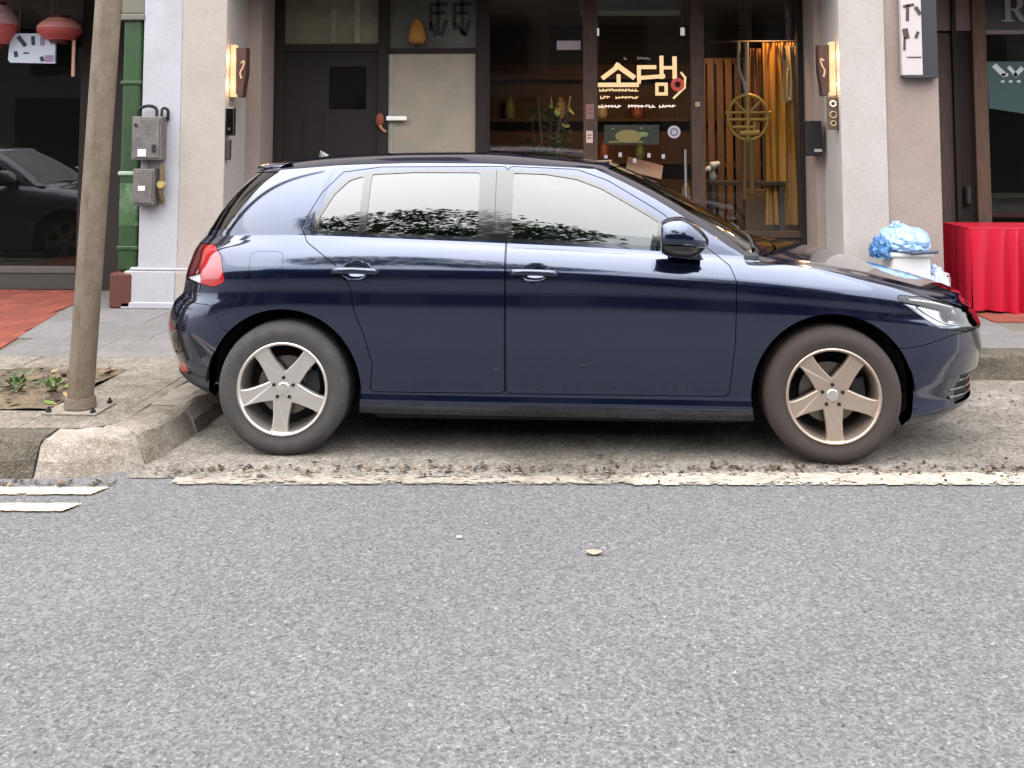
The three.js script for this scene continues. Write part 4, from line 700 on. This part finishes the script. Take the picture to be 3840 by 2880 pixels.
{ // green downpipe with its hopper and clay shoe
  const t = thing('downpipe', 'dark green rainwater downpipe at the left edge of the pale pillar', 'downpipe', [0, 0, 0]);
  const green = mineral(512, 0.7, 0x1d3a15, 0x17300f, 1, 0.06, 60, 261, 0.001); green.roughness = 0.5;
  mesh('pipe', [bx(-3.69, -3.52, 0.44, 2.56, -2.68, -2.52, 0.03)], green, t);
  mesh('hopper', [bx(-3.70, -3.5, 2.6, PLC - 0.01, -2.7, -2.5, 0.012), bx(-3.71, -3.49, 2.545, 2.6, -2.71, -2.49, 0.012)], std(0x5d5a4e, 0.7), t);
  for (const y of [0.62, 1.24, 2.0]) mesh('pipe_clip', [bx(-3.70, -3.51, y, y + 0.035, -2.69, -2.51, 0.01)], y > 1 && y < 1.5 ? std(0x8a9a88, 0.7) : green, t);
  tag(mesh('patched_length', [bx(-3.692, -3.518, 0.8, 1.2, -2.682, -2.518, 0.03)], mineral(256, 0.5, 0x35502c, 0x6a7a66, 0.9, 0.1, 60, 265, 0.001), t), 'paler patched length of pipe');
  mesh('pipe_shoe', [bx(-3.72, -3.53, 0.15, 0.44, -2.70, -2.45, 0.02)], std(0x4a2418, 0.8), t);
}
{ // small fittings beside the opening
  let t = thing('door_entry_panel', 'slim black entry panel below the left wall lamp', 'entry panel', [-2.79, 1.37, -2.53]);
  mesh('panel', [bx(0, 0.075, 0.2, 0.44, -0.03, 0.03, 0.012)], M.black, t); mesh('reader', [bx(0, 0.045, 0, 0.17, -0.02, 0.02, 0.008)], std(0x2a2022, 0.5), t); mesh('button', [cyl(0.012, 0.012, 0.008, 0.037, 0.26, 0.033, 12, 'z')], M.steel, t);
  t = thing('letter_box', 'black letter box at the opening beside the right pillar', 'letter box', [2.205, 1.4, -3.03]);
  mesh('box', [bx(-0.115, 0.02, 0, 0.3, -0.02, 0.1, 0.008)], std(0x120d10, 0.5), t); mesh('flap', [bx(-0.05, 0.015, 0.035, 0.06, 0.1, 0.108, 0.003)], std(0x9a9294, 0.4), t);
  t = thing('number_plaque', 'small brown plaque with white rings below the right wall lamp', 'plaque', [2.27, 1.62, -2.56]);
  mesh('board', [bx(-0.09, -0.002, 0, 0.27, -0.015, 0.01, 0.006)], std(0x4c3a28, 0.6), t);
  for (const [y, r] of [[0.21, 0.022], [0.12, 0.026], [0.05, 0.02]]) mesh('ring', [new THREE.TorusGeometry(r, 0.007, 8, 20).translate(-0.046, y, 0.014)], std(y > 0.2 ? 0xc8c0b4 : 0x8a7458, 0.6), t);
  t = thing('hanging_sign', 'white upright sign with dark brush strokes on the right pillar', 'sign', [0, 0, -2.5]);
  mesh('board', [bx(2.75, 2.912, 2.055, PLC, 0.01, 0.06, 0.004)], std(0xa9a19e, 0.7), t); mesh('frame', [bx(2.75, 3.035, 2.03, 2.053, 0.0, 0.07, 0.004), bx(2.914, 3.035, 2.053, PLC, -0.018, 0.055, 0.004)], std(0x222024, 0.6), t);
  const S = []; const q = (x0, y0, x1, y1, w) => { const l = Math.hypot(x1 - x0, y1 - y0); S.push(new RoundedBoxGeometry(l + w * 0.5, w, 0.004, 1, 0.0015).rotateZ(Math.atan2(y1 - y0, x1 - x0)).translate((x0 + x1) / 2, (y0 + y1) / 2, 0.063)); };
  q(2.775, 2.61, 2.85, 2.625, 0.022); q(2.805, 2.62, 2.8, 2.5, 0.024); q(2.87, 2.6, 2.9, 2.55, 0.03); q(2.78, 2.42, 2.79, 2.36, 0.045); q(2.775, 2.36, 2.77, 2.26, 0.018); q(2.88, 2.40, 2.865, 2.36, 0.024); q(2.79, 2.2, 2.9, 2.2, 0.008);
  mesh('brush_strokes', S, std(0x3c332e, 0.8), t);
}
{ // glowing lettering on the glass door
  const t = thing('shop_lettering', 'glowing cream lettering on the glass door above the windscreen', 'sign', [0, 0, Z]);
  const X = (u) => 0.194 + 0.000878 * u, Y = (v) => 2.626 - 0.000887 * v, zz = 0.014;
  const lit = glow(0xffd6a0, 0.16), litW = glow(0xffeede, 0.17), litR = glow(0xd8504a, 0.1);
  const bar = (P, w, n = P.length - 1) => P.slice(1).map((p, i) => { const x0 = X(P[i][0]), y0 = Y(P[i][1]), x1 = X(p[0]), y1 = Y(p[1]), l = Math.hypot(x1 - x0, y1 - y0); return new RoundedBoxGeometry(l + w, w, 0.014, 1, 0.005).rotateZ(Math.atan2(y1 - y0, x1 - x0)).translate((x0 + x1) / 2, (y0 + y1) / 2, zz); });
  mesh('letter', [...bar([[235, 580], [390, 465]], 0.042), ...bar([[375, 460], [535, 575]], 0.046), ...bar([[388, 570], [388, 640]], 0.036), ...bar([[195, 660], [575, 660]], 0.04)], lit, t);
  mesh('letter', [...bar([[760, 478], [600, 478], [600, 580]], 0.036), ...bar([[600, 590], [850, 572]], 0.036), ...bar([[605, 580], [600, 630]], 0.034), ...bar([[835, 380], [835, 580]], 0.036), ...bar([[970, 390], [970, 580]], 0.04), ...bar([[835, 485], [970, 485]], 0.03), ...bar([[785, 655], [880, 655], [880, 755], [785, 755], [785, 655]], 0.03)], lit, t);
  mesh('red_flower', [new THREE.TorusGeometry(0.045, 0.018, 8, 20).translate(X(1000), Y(660), zz)], litR, t);
  mesh('petal_outline', [...bar([[1040, 540], [1078, 590], [1070, 690], [960, 795]], 0.02)], lit, t);
  seed = 401; const words = (v, list, w, m) => { for (const [a, b] of list) { const g = []; for (let u = a; u < b; u += 34) { g.push(...bar([[u, v - rr(6, 14)], [u, v + rr(6, 14)]], 0.009), ...bar([[u, v + rr(-12, 12)], [u + 22, v + rr(-12, 12)]], 0.011)); } mesh('small_word', g, m, t); } };
  words(715, [[190, 330], [360, 580]], 1, lit); words(790, [[200, 290], [360, 590]], 1, lit); words(882, [[180, 410], [490, 640], [670, 770], [810, 960]], 1, litW); words(385, [[450, 480], [590, 720]], 1, std(0x8a8a88, 0.6));
  const l = new THREE.RectAreaLight(0xffd6a0, 0.06, 0.7, 0.4); l.position.set(0.68, 2.05, Z + 0.03); l.lookAt(0.68, 2.05, 5); scene.add(l);
  let s = thing('window_sticker', 'round pale sticker on the glass door', 'sticker', [1.035, 1.61, Z + 0.004]);
  mesh('disc', [cyl(0.058, 0.058, 0.004, 0, 0, 0, 28, 'z')], std(0x9a929c, 0.7), s); mesh('print', [new THREE.TorusGeometry(0.03, 0.006, 6, 20).translate(0, 0, 0.003)], std(0x6a626c, 0.7), s);
  s = thing('window_poster', 'small dark poster of a dish taped low on the glass door', 'poster', [0.65, 1.575, Z + 0.004]);
  mesh('sheet', [bx(-0.25, 0.25, -0.08, 0.1, 0, 0.003, 0)], std(0x1a1a10, 0.7), s); mesh('picture', [cyl(0.05, 0.12, 0.01, -0.03, -0.01, 0.006, 20, 'z').scale(1, 0.5, 1), bx(-0.21, 0.1, -0.062, -0.048, 0.003, 0.006, 0)], std(0x6a5c30, 0.7), s); mesh('garnish', [new THREE.SphereGeometry(0.035, 10, 8).scale(1.6, 0.7, 0.12).translate(0.1, 0.01, 0.008), new THREE.SphereGeometry(0.012, 8, 6).translate(-0.17, 0.06, 0.006), new THREE.SphereGeometry(0.012, 8, 6).translate(0.09, 0.065, 0.006)], std(0x5a6a34, 0.7), s);
  for (const [x, y, w, h, c, lab] of [[0.27, 1.795, 0.075, 0.14, 0x75504c, 'reddish notice on the timber post left of the lettering'], [0.265, 1.565, 0.06, 0.11, 0xb0988c, 'pale notice on the timber post left of the lettering'], [1.245, 1.86, 0.04, 0.04, 0xb09070, 'tiny pale notice on the timber post right of the lettering']]) { s = tag(mesh('notice', [bx(x - w / 2, x + w / 2, y - h / 2, y + h / 2, Z + 0.051, Z + 0.055, 0.001)], std(c, 0.7)), lab, 'notice'); mesh('print', [bx(x - w / 3, x + w / 3, y + h * 0.1, y + h * 0.2, Z + 0.055, Z + 0.057, 0), bx(x - w / 3, x + w / 4, y - h * 0.15, y - h * 0.05, Z + 0.055, Z + 0.057, 0)], std(0x5a4440, 0.7), s); }
  s = tag(mesh('notice', [bx(-0.03, 0.19, 2.365, 2.45, Z + 0.004, Z + 0.008, 0.001)], std(0x8a7c80, 0.7)), 'pale strip notice high on the dark window', 'notice');
  for (const [x, lab] of [[0.345, 'left one of two small bright spots above the lettering'], [1.14, 'right one of two small bright spots above the lettering']]) { s = thing('spotlight', lab, 'spotlight', [x, 2.545, Z - 0.15]); mesh('lens', [cyl(0.02, 0.02, 0.07, 0, 0, 0, 14)], glow(0xf2e8e4, 0.12), s); mesh('stem', [cyl(0.006, 0.006, 0.4, 0, 0.23, 0, 8)], M.steel, s); const q = new THREE.SpotLight(0xffc07c, 2.2, 8, 0.9, 0.7); q.position.set(x, 2.5, Z - 0.15); q.target.position.set(x + 0.3, 0.6, -6.2); q.castShadow = true; scene.add(q, q.target); }
  s = thing('light_box', 'pale rectangular light box on the shop ceiling', 'light box', [0.68, 2.74, -4.2]);
  mesh('frame', [bx(-0.5, 0.5, 0.05, 0.2, -0.2, 0.2, 0.01)], std(0x6a6464, 0.6), s); mesh('edge', [bx(-0.48, 0.48, 0.0, 0.05, 0.18, 0.2, 0.004)], std(0x9a9490, 0.5), s);
}
{ // a plant and a card stand just inside the glass
  const t = thing('potted_plant', 'leafy green plant standing behind the dark left shop window', 'plant', [-0.12, 0.155, -3.95]);
  mesh('pot', [new THREE.LatheGeometry([[0, 0], [0.13, 0], [0.17, 0.35], [0.18, 0.37], [0.15, 0.37], [0, 0.34]].map((q) => new THREE.Vector2(...q)), 24)], std(0x4a3a30, 0.7), t);
  seed = 640; const st = [], lf = []; for (let i = 0; i < 9; i++) { const a = rr(0, 6.3), r = rr(0.05, 0.24), h = rr(1.2, 2.0); st.push(tube([[0, 0.34, 0], [Math.cos(a) * r * 0.4, h * 0.6, Math.sin(a) * r * 0.4], [Math.cos(a) * r, h, Math.sin(a) * r]], 0.008, 10, 6)); for (let k = 0; k < 16; k++) { const v = rr(0.35, 1), l = rr(0.08, 0.17); lf.push(leafGeo.clone().scale(l, l, l).translate(l * 0.5, 0, 0).rotateZ(rr(-0.8, 0.6)).rotateY(rr(0, 6.3)).translate(Math.cos(a) * r * v, 0.34 + (h - 0.34) * v, Math.sin(a) * r * v)); } }
  mesh('stems', st, std(0x4a4630), t); tag(mesh('leaves', lf, leafMat(0x4a6038), t), null, null, null, 'stuff');
  const c = thing('card_stand', 'pale pinkish tilted card stand low behind the glass door', 'card stand', [0.78, 0.155, -3.72]);
  mesh('card', [bx(-0.17, 0.17, -0.1, 0.1, -0.006, 0.006, 0.003).rotateX(-0.9).rotateZ(-0.25).translate(0, 1.12, 0)], std(0xb08878, 0.6), c); mesh('post', [cyl(0.015, 0.015, 1.08, 0, 0.54, 0, 12)], M.plastic, c); mesh('foot', [cyl(0.13, 0.14, 0.025, 0, 0.0125, 0, 24)], M.plastic, c);
  const b = thing('menu_strip', 'row of small white cards along the bottom of the glass door', 'cards', [0, 0, Z + 0.004]); for (let i = 0; i < 5; i++) mesh('card', [bx(0.4 + i * 0.13, 0.43 + i * 0.13, 1.36 + 0.03 * Math.sin(i * 2.3), 1.4 + 0.03 * Math.sin(i * 2.3), 0, 0.003, 0.001)], std(0x9a9298, 0.7), b);
}
{ // orange ornament at the transom
  const t = thing('hanging_ornament', 'fuzzy orange ornament hanging at the transom over the cream door', 'ornament', [-1.32, 2.42, Z + 0.06]);
  mesh('tassel', [new THREE.LatheGeometry([[0, 0], [0.07, 0.01], [0.085, 0.06], [0.06, 0.16], [0.03, 0.22], [0, 0.24]].map((q) => new THREE.Vector2(...q)), 20)], std(0x8a5a22, 0.9), t); mesh('cord', [cyl(0.006, 0.006, 0.3, 0, 0.38, 0, 8)], brown, t);
  const r = thing('door_ornament', 'small rusty red ornament on the post by the cream door', 'ornament', [-1.66, 1.72, Z + 0.055]);
  mesh('charm', [new THREE.SphereGeometry(0.05, 16, 12).scale(0.8, 1.3, 0.4)], std(0x6a2e14, 0.7), r); mesh('tail', [tube([[0, -0.05, 0.01], [0.03, -0.09, 0.015], [0.06, -0.11, 0.01]], 0.012, 10, 8)], std(0x9a6a4a, 0.7), r);
}
{ // curtain and knot behind the right-hand glass
  const t = thing('curtain', 'gold curtain gathered behind the right-hand shop window', 'curtain', [0, 0, -3.8]);
  const sheet = (x0, x1, y0, y1, folds, amp, z) => { const g = new THREE.PlaneGeometry(x1 - x0, y1 - y0, 90, 10).translate((x0 + x1) / 2, (y0 + y1) / 2, z), p = g.attributes.position; for (let i = 0; i < p.count; i++) { const u = (p.getX(i) - x0) / (x1 - x0), v = (p.getY(i) - y0) / (y1 - y0); p.setZ(i, z + amp * Math.sin(u * folds * 6.283 + 0.6 * Math.sin(v * 3)) + amp * 0.5 * Math.sin(u * folds * 2.3 * 6.283 + v * 2)); p.setX(i, p.getX(i) + 0.02 * Math.sin(v * 4 + u * 9) * (1 - v)); } g.computeVertexNormals(); return g; };
  const gold = (h) => new THREE.MeshPhysicalMaterial({ color: h, roughness: 0.7, sheen: 0.4, sheenColor: new THREE.Color(0xc89a50), side: THREE.DoubleSide });
  mesh('cloth', [sheet(1.9, 2.24, 0.75, 2.45, 4, 0.03, 0)], gold(0xb07a2e), t); mesh('cloth', [sheet(1.76, 1.9, 1.7, 2.4, 2, 0.02, -0.03)], gold(0x6e3c12), t); mesh('cloth', [sheet(2.05, 2.2, 1.9, 2.42, 2, 0.02, 0.04)], gold(0x8a7450), t);
  const dl = thing('curtain_fill_light', 'unseen warm lamp added over the gold curtain to brighten it', 'curtain_fill_light', [1.95, 2.86, -3.72]); mesh('housing', [cyl(0.045, 0.05, 0.08, 0, 0.045, 0, 18)], brown, dl); mesh('lens', [cyl(0.038, 0.038, 0.008, 0, 0, 0, 18)], glow(0xffce90, 0.5), dl);  // unseen lamp fitting, added because the curtain was too dim
  const sp = new THREE.SpotLight(0xffc888, 1.8, 5, 0.8, 0.6); sp.position.set(1.95, 2.845, -3.72); sp.target.position.set(1.95, 0, -3.78); sp.castShadow = true; sp.shadow.radius = 2; scene.add(sp, sp.target);  // fill spot added inside the shop to brighten the curtain
  mesh('rod', [cyl(0.012, 0.012, 0.9, 1.85, 2.46, 0, 10, 'x')], brown, t);
  const k = thing('knot_pendant', 'round gold openwork pendant hanging on white cords in the window', 'pendant', [1.735, 1.745, -3.68]);
  const goldM = std(0x9a7838, 0.5, { metalness: 0.2 }), T = (pts, r) => tube(pts, r, 20, 8);
  mesh('ring', [new THREE.TorusGeometry(0.185, 0.016, 10, 48).scale(1, 1.12, 1)], goldM, k);
  mesh('lattice', [T([[-0.21, 0.045, 0], [0.21, 0.045, 0]], 0.014), T([[-0.19, -0.02, 0], [0.19, -0.02, 0]], 0.016), T([[0, 0.2, 0.005], [0, -0.2, 0.005]], 0.018), T([[-0.12, 0.15, 0], [-0.02, 0.05, 0]], 0.014), T([[0.12, 0.15, 0], [0.02, 0.05, 0]], 0.014), T([[-0.15, -0.09, 0], [0.05, -0.09, 0]], 0.018), T([[-0.08, -0.15, 0], [0.1, -0.14, 0]], 0.03), T([[0.06, -0.04, 0], [0.06, -0.13, 0]], 0.016)], goldM, k);
  mesh('cord', [T([[-0.075, 0.7, 0], [-0.072, 0.45, 0], [-0.03, 0.32, 0], [-0.005, 0.2, 0]], 0.015), T([[0.0, 0.7, 0], [-0.002, 0.45, 0], [-0.004, 0.2, 0]], 0.017)], std(0x9a8c88, 0.8), k);
  mesh('tassel', [T([[-0.03, -0.2, 0], [-0.04, -0.75, 0]], 0.02), T([[0.03, -0.2, 0], [0.03, -0.7, 0]], 0.022)], std(0x6a4a2a, 0.9), k);
  const fs = thing('warm_backdrop_screen', 'golden brown slatted screen added behind the round pendant to warm the room', 'screen', [1.84, 0.155, -4.5]); for (let i = 0; i < 12; i++) mesh('slat', [bx(-0.45 + i * 0.09, -0.385 + i * 0.09, 0.1, 2.2, -0.012 * (i % 2), 0.02 - 0.012 * (i % 2), 0.004)], i % 3 ? midWood : std(0x4e3417, 0.8), fs); for (const y of [0.1, 1.1, 2.15]) mesh('rail', [bx(-0.47, 0.67, y, y + 0.06, -0.04, -0.014, 0.004)], midWood, fs);  // screen added and coloured golden brown so the room reads as amber-lit
  const b = thing('window_table', 'narrow wooden table inside the right-hand window', 'table', [1.72, 0.155, -3.86]);
  mesh('tabletop', [bx(-0.34, 0.36, 0.96, 1.0, -0.15, 0.15, 0.006)], midWood, b); for (const [x, z] of [[-0.3, 0.12], [0.32, 0.12], [-0.3, -0.12], [0.32, -0.12]]) mesh('leg', [bx(x - 0.02, x + 0.02, 0, 0.96, z - 0.02, z + 0.02, 0.004)], midWood, b);
  const v = thing('flower_vase', 'white flowers in a small vase inside the right-hand window', 'vase', [1.43, 1.155, -3.84]);
  mesh('vase', [new THREE.LatheGeometry([[0, 0], [0.03, 0], [0.04, 0.04], [0.022, 0.08], [0.026, 0.09], [0, 0.09]].map((q) => new THREE.Vector2(...q)), 18)], std(0x8a8a84, 0.4), v);
  seed = 420; const fl = []; for (let i = 0; i < 9; i++) fl.push(new THREE.IcosahedronGeometry(rr(0.018, 0.03), 1).translate(rr(-0.05, 0.05), 0.12 + rr(-0.02, 0.05), rr(-0.03, 0.03))); mesh('blossoms', fl, std(0xd0ccc8, 0.8), v);
  const c = thing('shop_chair', 'brown chair back seen through the glass over the bonnet', 'chair', [2.0, 0.155, -4.1]);
  mesh('seat', [bx(-0.2, 0.2, 0.42, 0.47, -0.2, 0.2, 0.01)], midWood, c); mesh('backrest', [bx(-0.2, 0.2, 0.5, 0.9, -0.2, -0.16, 0.015)], std(0x5a4430, 0.6), c); for (const [x, z] of [[-0.18, 0.18], [0.18, 0.18], [-0.18, -0.18], [0.18, -0.18]]) mesh('leg', [bx(x - 0.018, x + 0.018, 0, z < 0 ? 0.5 : 0.42, z - 0.018, z + 0.018, 0.004)], midWood, c);
}
{ // lanterns and sign at the left shop
  const redL = std(0xb0504c, 0.7), pink = std(0xb08a8a, 0.7);
  const lantern = (x, y, z, r, h, lab, a, b) => { const t = thing('lantern', lab, 'lantern', [x, y, z]); const P = []; for (let i = 0; i <= 24; i++) { const v = i / 24; P.push(new THREE.Vector2(Math.max(0.03, r * (0.55 + 0.45 * Math.sin(Math.PI * v)) + 0.006 * Math.cos(v * 50)), v * h)); }
    const half = Math.floor(P.length / 2); mesh('lower_shade', [new THREE.LatheGeometry(P.slice(0, half + 1), 28)], a, t); mesh('upper_shade', [new THREE.LatheGeometry(P.slice(half), 28)], b, t); mesh('cap', [cyl(r * 0.45, r * 0.4, 0.04, 0, h + 0.01, 0, 18)], std(0x4a1414, 0.6), t); mesh('cap', [cyl(r * 0.4, r * 0.45, 0.04, 0, -0.01, 0, 18)], std(0x4a1414, 0.6), t); mesh('cord', [cyl(0.005, 0.005, PLC - y - h, 0, h + (PLC - y - h) / 2, 0, 6)], brown, t); return t; };
  lantern(-5.22, 2.42, -3.25, 0.19, 0.36, 'large pink and red lantern at the left shop, cut by the photo edge', redL, pink);
  const l2 = lantern(-4.64, 2.46, -3.3, 0.2, 0.2, 'flat red lantern beside the pole, above the white sign', redL, std(0xc08078, 0.7));
  mesh('streamer', [bx(0.125, 0.155, -0.34, 0, -0.01, 0.01, 0.004)], std(0xb08878, 0.8), l2);
  const s = thing('shop_sign', 'white sign with dark marks hanging beside the red lantern', 'sign', [-4.87, 2.39, -3.3]);
  mesh('board', [extr([[-0.24, -0.11], [-0.22, -0.135], [0.2, -0.145], [0.2, 0.12], [0.18, 0.13], [-0.19, 0.13], [-0.23, 0.06]], 0.02, 0.004)], std(0xb4bcc8, 0.6), s);
  const mk = []; for (const [x0, y0, x1, y1, w] of [[-0.14, 0.09, -0.09, 0.03, 0.04], [-0.01, 0.09, -0.005, 0.04, 0.034], [-0.17, -0.05, -0.165, -0.07, 0.035], [0.08, -0.1, 0.085, -0.11, 0.035], [-0.09, -0.05, -0.05, -0.05, 0.014]]) { const l = Math.hypot(x1 - x0, y1 - y0); mk.push(new RoundedBoxGeometry(l + w, w, 0.006, 1, 0.002).rotateZ(Math.atan2(y1 - y0, x1 - x0)).translate((x0 + x1) / 2, (y0 + y1) / 2, 0.027)); }
  mesh('dark_marks', mk, std(0x2c343c, 0.7), s); mesh('purple_marks', [bx(0.11, 0.19, -0.13, -0.07, 0.024, 0.03, 0.002), bx(0.06, 0.1, 0.02, 0.1, 0.024, 0.03, 0.002)], std(0x8a7090, 0.7), s);
  mesh('hanger', [cyl(0.004, 0.004, 0.43, -0.15, 0.345, 0.01, 6), cyl(0.004, 0.004, 0.43, 0.15, 0.345, 0.01, 6)], M.steel, s);
}
{ // table under a red cloth
  const t = thing('clothed_table', 'table under a pleated bright red cloth beside the right pillar', 'table', [4.2, 0.15, -2.9]);
  const N = 420, rows = 16, pos = [], idx = [], hw = 0.9, hd = 0.3, H = 0.67;
  seed = 77; const ph = [...Array(14)].map(() => rr(0, 6.3));
  const per = 4 * (hw + hd), P = (s) => { s = ((s % per) + per) % per; if (s < 2 * hw) return [-hw + s, hd, 0, 1]; s -= 2 * hw; if (s < 2 * hd) return [hw, hd - s, 1, 0]; s -= 2 * hd; if (s < 2 * hw) return [hw - s, -hd, 0, -1]; s -= 2 * hw; return [-hw, -hd + s, -1, 0]; };
  for (let j = 0; j <= rows; j++) for (let i = 0; i <= N; i++) {
    const s = i / N * per, v = j / rows, [x, z, nx, nz] = P(s);
    const f = Math.abs(Math.sin(s * 27 + 1.5 * Math.sin(s * 7 + ph[0]) + 0.25 * v)) ** 0.8, g = 0.5 + 0.5 * Math.sin(s * 41 + ph[1] + v * 1.2), o = (0.022 + 0.05 * v ** 0.7) * (0.9 * f + 0.2 * g) - 0.05 * v;
    pos.push(x + nx * o, H * (1 - v) + (j === rows ? 0.025 * Math.sin(s * 6 + 1) : 0), z + nz * o);
  }
  for (let j = 0; j < rows; j++) for (let i = 0; i < N; i++) { const a = j * (N + 1) + i; idx.push(a, a + N + 1, a + 1, a + 1, a + N + 1, a + N + 2); }
  const g = new THREE.BufferGeometry(); g.setAttribute('position', new THREE.Float32BufferAttribute(pos, 3)); g.setIndex(idx); g.computeVertexNormals();
  const red = new THREE.MeshPhysicalMaterial({ color: 0x000000, roughness: 0.3, sheen: 0.6, sheenColor: new THREE.Color(0xff4a5a), side: THREE.DoubleSide }); red.color.setRGB(0.38, 0.004, 0.022);
  mesh('cloth_skirt', [g], red, t); mesh('cloth_top', [bx(-hw - 0.008, hw + 0.008, H, H + 0.008, -hd - 0.008, hd + 0.008, 0.004)], red, t);
  for (const [x, z] of [[-0.8, 0.22], [0.8, 0.22], [-0.8, -0.22], [0.8, -0.22]]) mesh('leg', [bx(x - 0.02, x + 0.02, 0, H, z - 0.02, z + 0.02, 0.003)], M.steel, t);
}
{ // white bin with a blue bag over it
  const t = thing('waste_bin', 'white plastic bin under a blue bag beside the right pillar', 'bin', [2.64, 0.15, -2.2]);
  const w = std(0xc2c0c2, 0.5);
  const body = new RoundedBoxGeometry(0.3, 0.54, 0.3, 3, 0.03).translate(0.01, 0.27, 0); mesh('body', [body], w, t); mesh('rim', [new RoundedBoxGeometry(0.33, 0.04, 0.33, 2, 0.015).translate(0.01, 0.52, 0)], w, t);
  const b = thing('plastic_bag', 'light blue plastic bag slumped over the white bin', 'bag', [2.6, 0.7, -2.19]);
  const blob = (rx, ry, rz, x, y, z, sd, k = 0.14) => { const g = new THREE.IcosahedronGeometry(1, 9), p = g.attributes.position; for (let i = 0; i < p.count; i++) { const a = p.getX(i), c = p.getY(i), d = p.getZ(i); const n = noise(a * 0.5 + 1.5, c * 0.5 + d * 0.35 + 1.5, 6, sd) * 0.6 + noise(a + d + 2, c + 2, 9, sd + 1) * 0.4; const f1 = Math.abs(noise(a * 0.5 + d * 0.6 + 3, c * 0.7 + 3, 11, sd + 2) - 0.5) * 2, q = 1 + k * (n - 0.5) * 2 - 0.5 * k * (1 - f1) ** 3; p.setXYZ(i, a * q * rx, Math.max(c * q, -0.42) * ry, d * q * rz); } g.computeVertexNormals(); return g.translate(x, y, z); };
  const blue = new THREE.MeshPhysicalMaterial({ color: 0x7f9dc4, roughness: 0.32, clearcoat: 0.5, clearcoatRoughness: 0.2 }), blue2 = new THREE.MeshPhysicalMaterial({ color: 0x34608f, roughness: 0.3, clearcoat: 0.5 });
  mesh('bag', [blob(0.19, 0.135, 0.2, 0.04, 0.05, 0, 431)], blue, b); mesh('bag_fold', [blob(0.085, 0.11, 0.13, -0.15, -0.01, 0.06, 437, 0.2)], blue2, b); mesh('bag_knot', [blob(0.04, 0.05, 0.04, -0.02, 0.17, 0.03, 441, 0.3)], blue, b); mesh('bag_flap', [tube([[0.03, -0.012, 0.2], [0.13, -0.008, 0.2], [0.24, -0.005, 0.16]], 0.011, 16, 8)], std(0x24304c, 0.5), b);
  const c = thing('plastic_sack', 'pale bluish sack standing between the bin and the right pillar edge', 'sack', [2.86, 0.15, -2.12]); mesh('sack', [blob(0.1, 0.3, 0.1, 0, 0.12, 0, 447, 0.25)], std(0xaab4cc, 0.4), c); mesh('sack_neck', [blob(0.04, 0.05, 0.04, -0.02, 0.4, 0, 449, 0.3)], std(0x9aa6c4, 0.4), c);
}
// ---------------------------------------------------------------- across the street: what the car and the shop windows mirror
{
  const t = thing('terrace_house', 'low terrace across the street, behind the photographer', 'terrace');
  const w = plaster(0x4a4844, 0x3e3b37, 461); mesh('wall', [bx(-26, 26, 0, 5.6, 15, 16, 0)], w, t); mesh('roof', [bx(-26, 26, 5.6, 6.0, 14.6, 16.2, 0)], std(0x4a2e24, 0.9), t); mesh('pavement_edge', [bx(-26, 26, 0, 0.14, 12.6, 15, 0)], concrete, t);
  for (let i = 0; i < 16; i++) { const x = -24 + i * 3.2; mesh('window', [bx(x - 0.6, x + 0.6, 3.4, 5, 14.94, 14.998, 0)], darkWood, t); mesh('door', [bx(x - 1, x + 1, 0.15, 2.7, 14.94, 14.998, 0)], doorWood, t); }
  const tree = (x, z, h, r, n, sd, lab) => { const t = thing('street_tree', lab, 'tree', [x, 0, z]); seed = sd; mesh('trunk', [tube([[0, 0, 0], [0.1, h * 0.3, 0.05], [-0.05, h * 0.55, 0], [0.1, h * 0.8, 0]], 0.16, 16, 10)], std(0x4a3c30, 0.95), t);
    const G = []; for (let i = 0; i < n; i++) { const c = [rr(-1, 1), rr(-1, 1), rr(-1, 1)]; if (Math.hypot(...c) > 1) { i--; continue; } for (let k = 0; k < 11; k++) { const l = rr(0.14, 0.26); G.push(leafGeo.clone().scale(l, l, l).rotateX(rr(-1, 1)).rotateZ(rr(-1, 1)).rotateY(rr(0, 6)).translate(c[0] * r + rr(-0.4, 0.4), h * 0.78 + c[1] * r * 0.7 + rr(-0.3, 0.3), c[2] * r + rr(-0.4, 0.4))); } }
    tag(mesh('crown', G, leafMat(0x2c4a20), t), null, null, null, 'stuff'); };
  tree(-3.6, 12.4, 12.5, 2.9, 380, 501, 'street tree across the road, behind the photographer on the left'); tree(-6.6, 13, 6, 1.8, 200, 502, 'street tree across the road, far left behind the photographer'); tree(-0.6, 12.8, 10.2, 2.1, 260, 504, 'street tree across the road, straight behind the photographer'); tree(4.6, 13, 8.4, 2, 240, 503, 'street tree across the road, behind the photographer on the right');
  const c2 = hatch.clone(); c2.name = numbered('parked_car'); scene.add(c2); c2.position.set(-7.3, 0, 0.05);
  tag(c2, 'grey hatchback parked further left, seen only as a reflection in the shop glass', 'car');
  const grey = M.paint.clone(); grey.color.setRGB(0.28, 0.28, 0.29); c2.traverse((o) => { if (o.material === M.paint) o.material = grey; });
}
renderer.render(scene, camera);
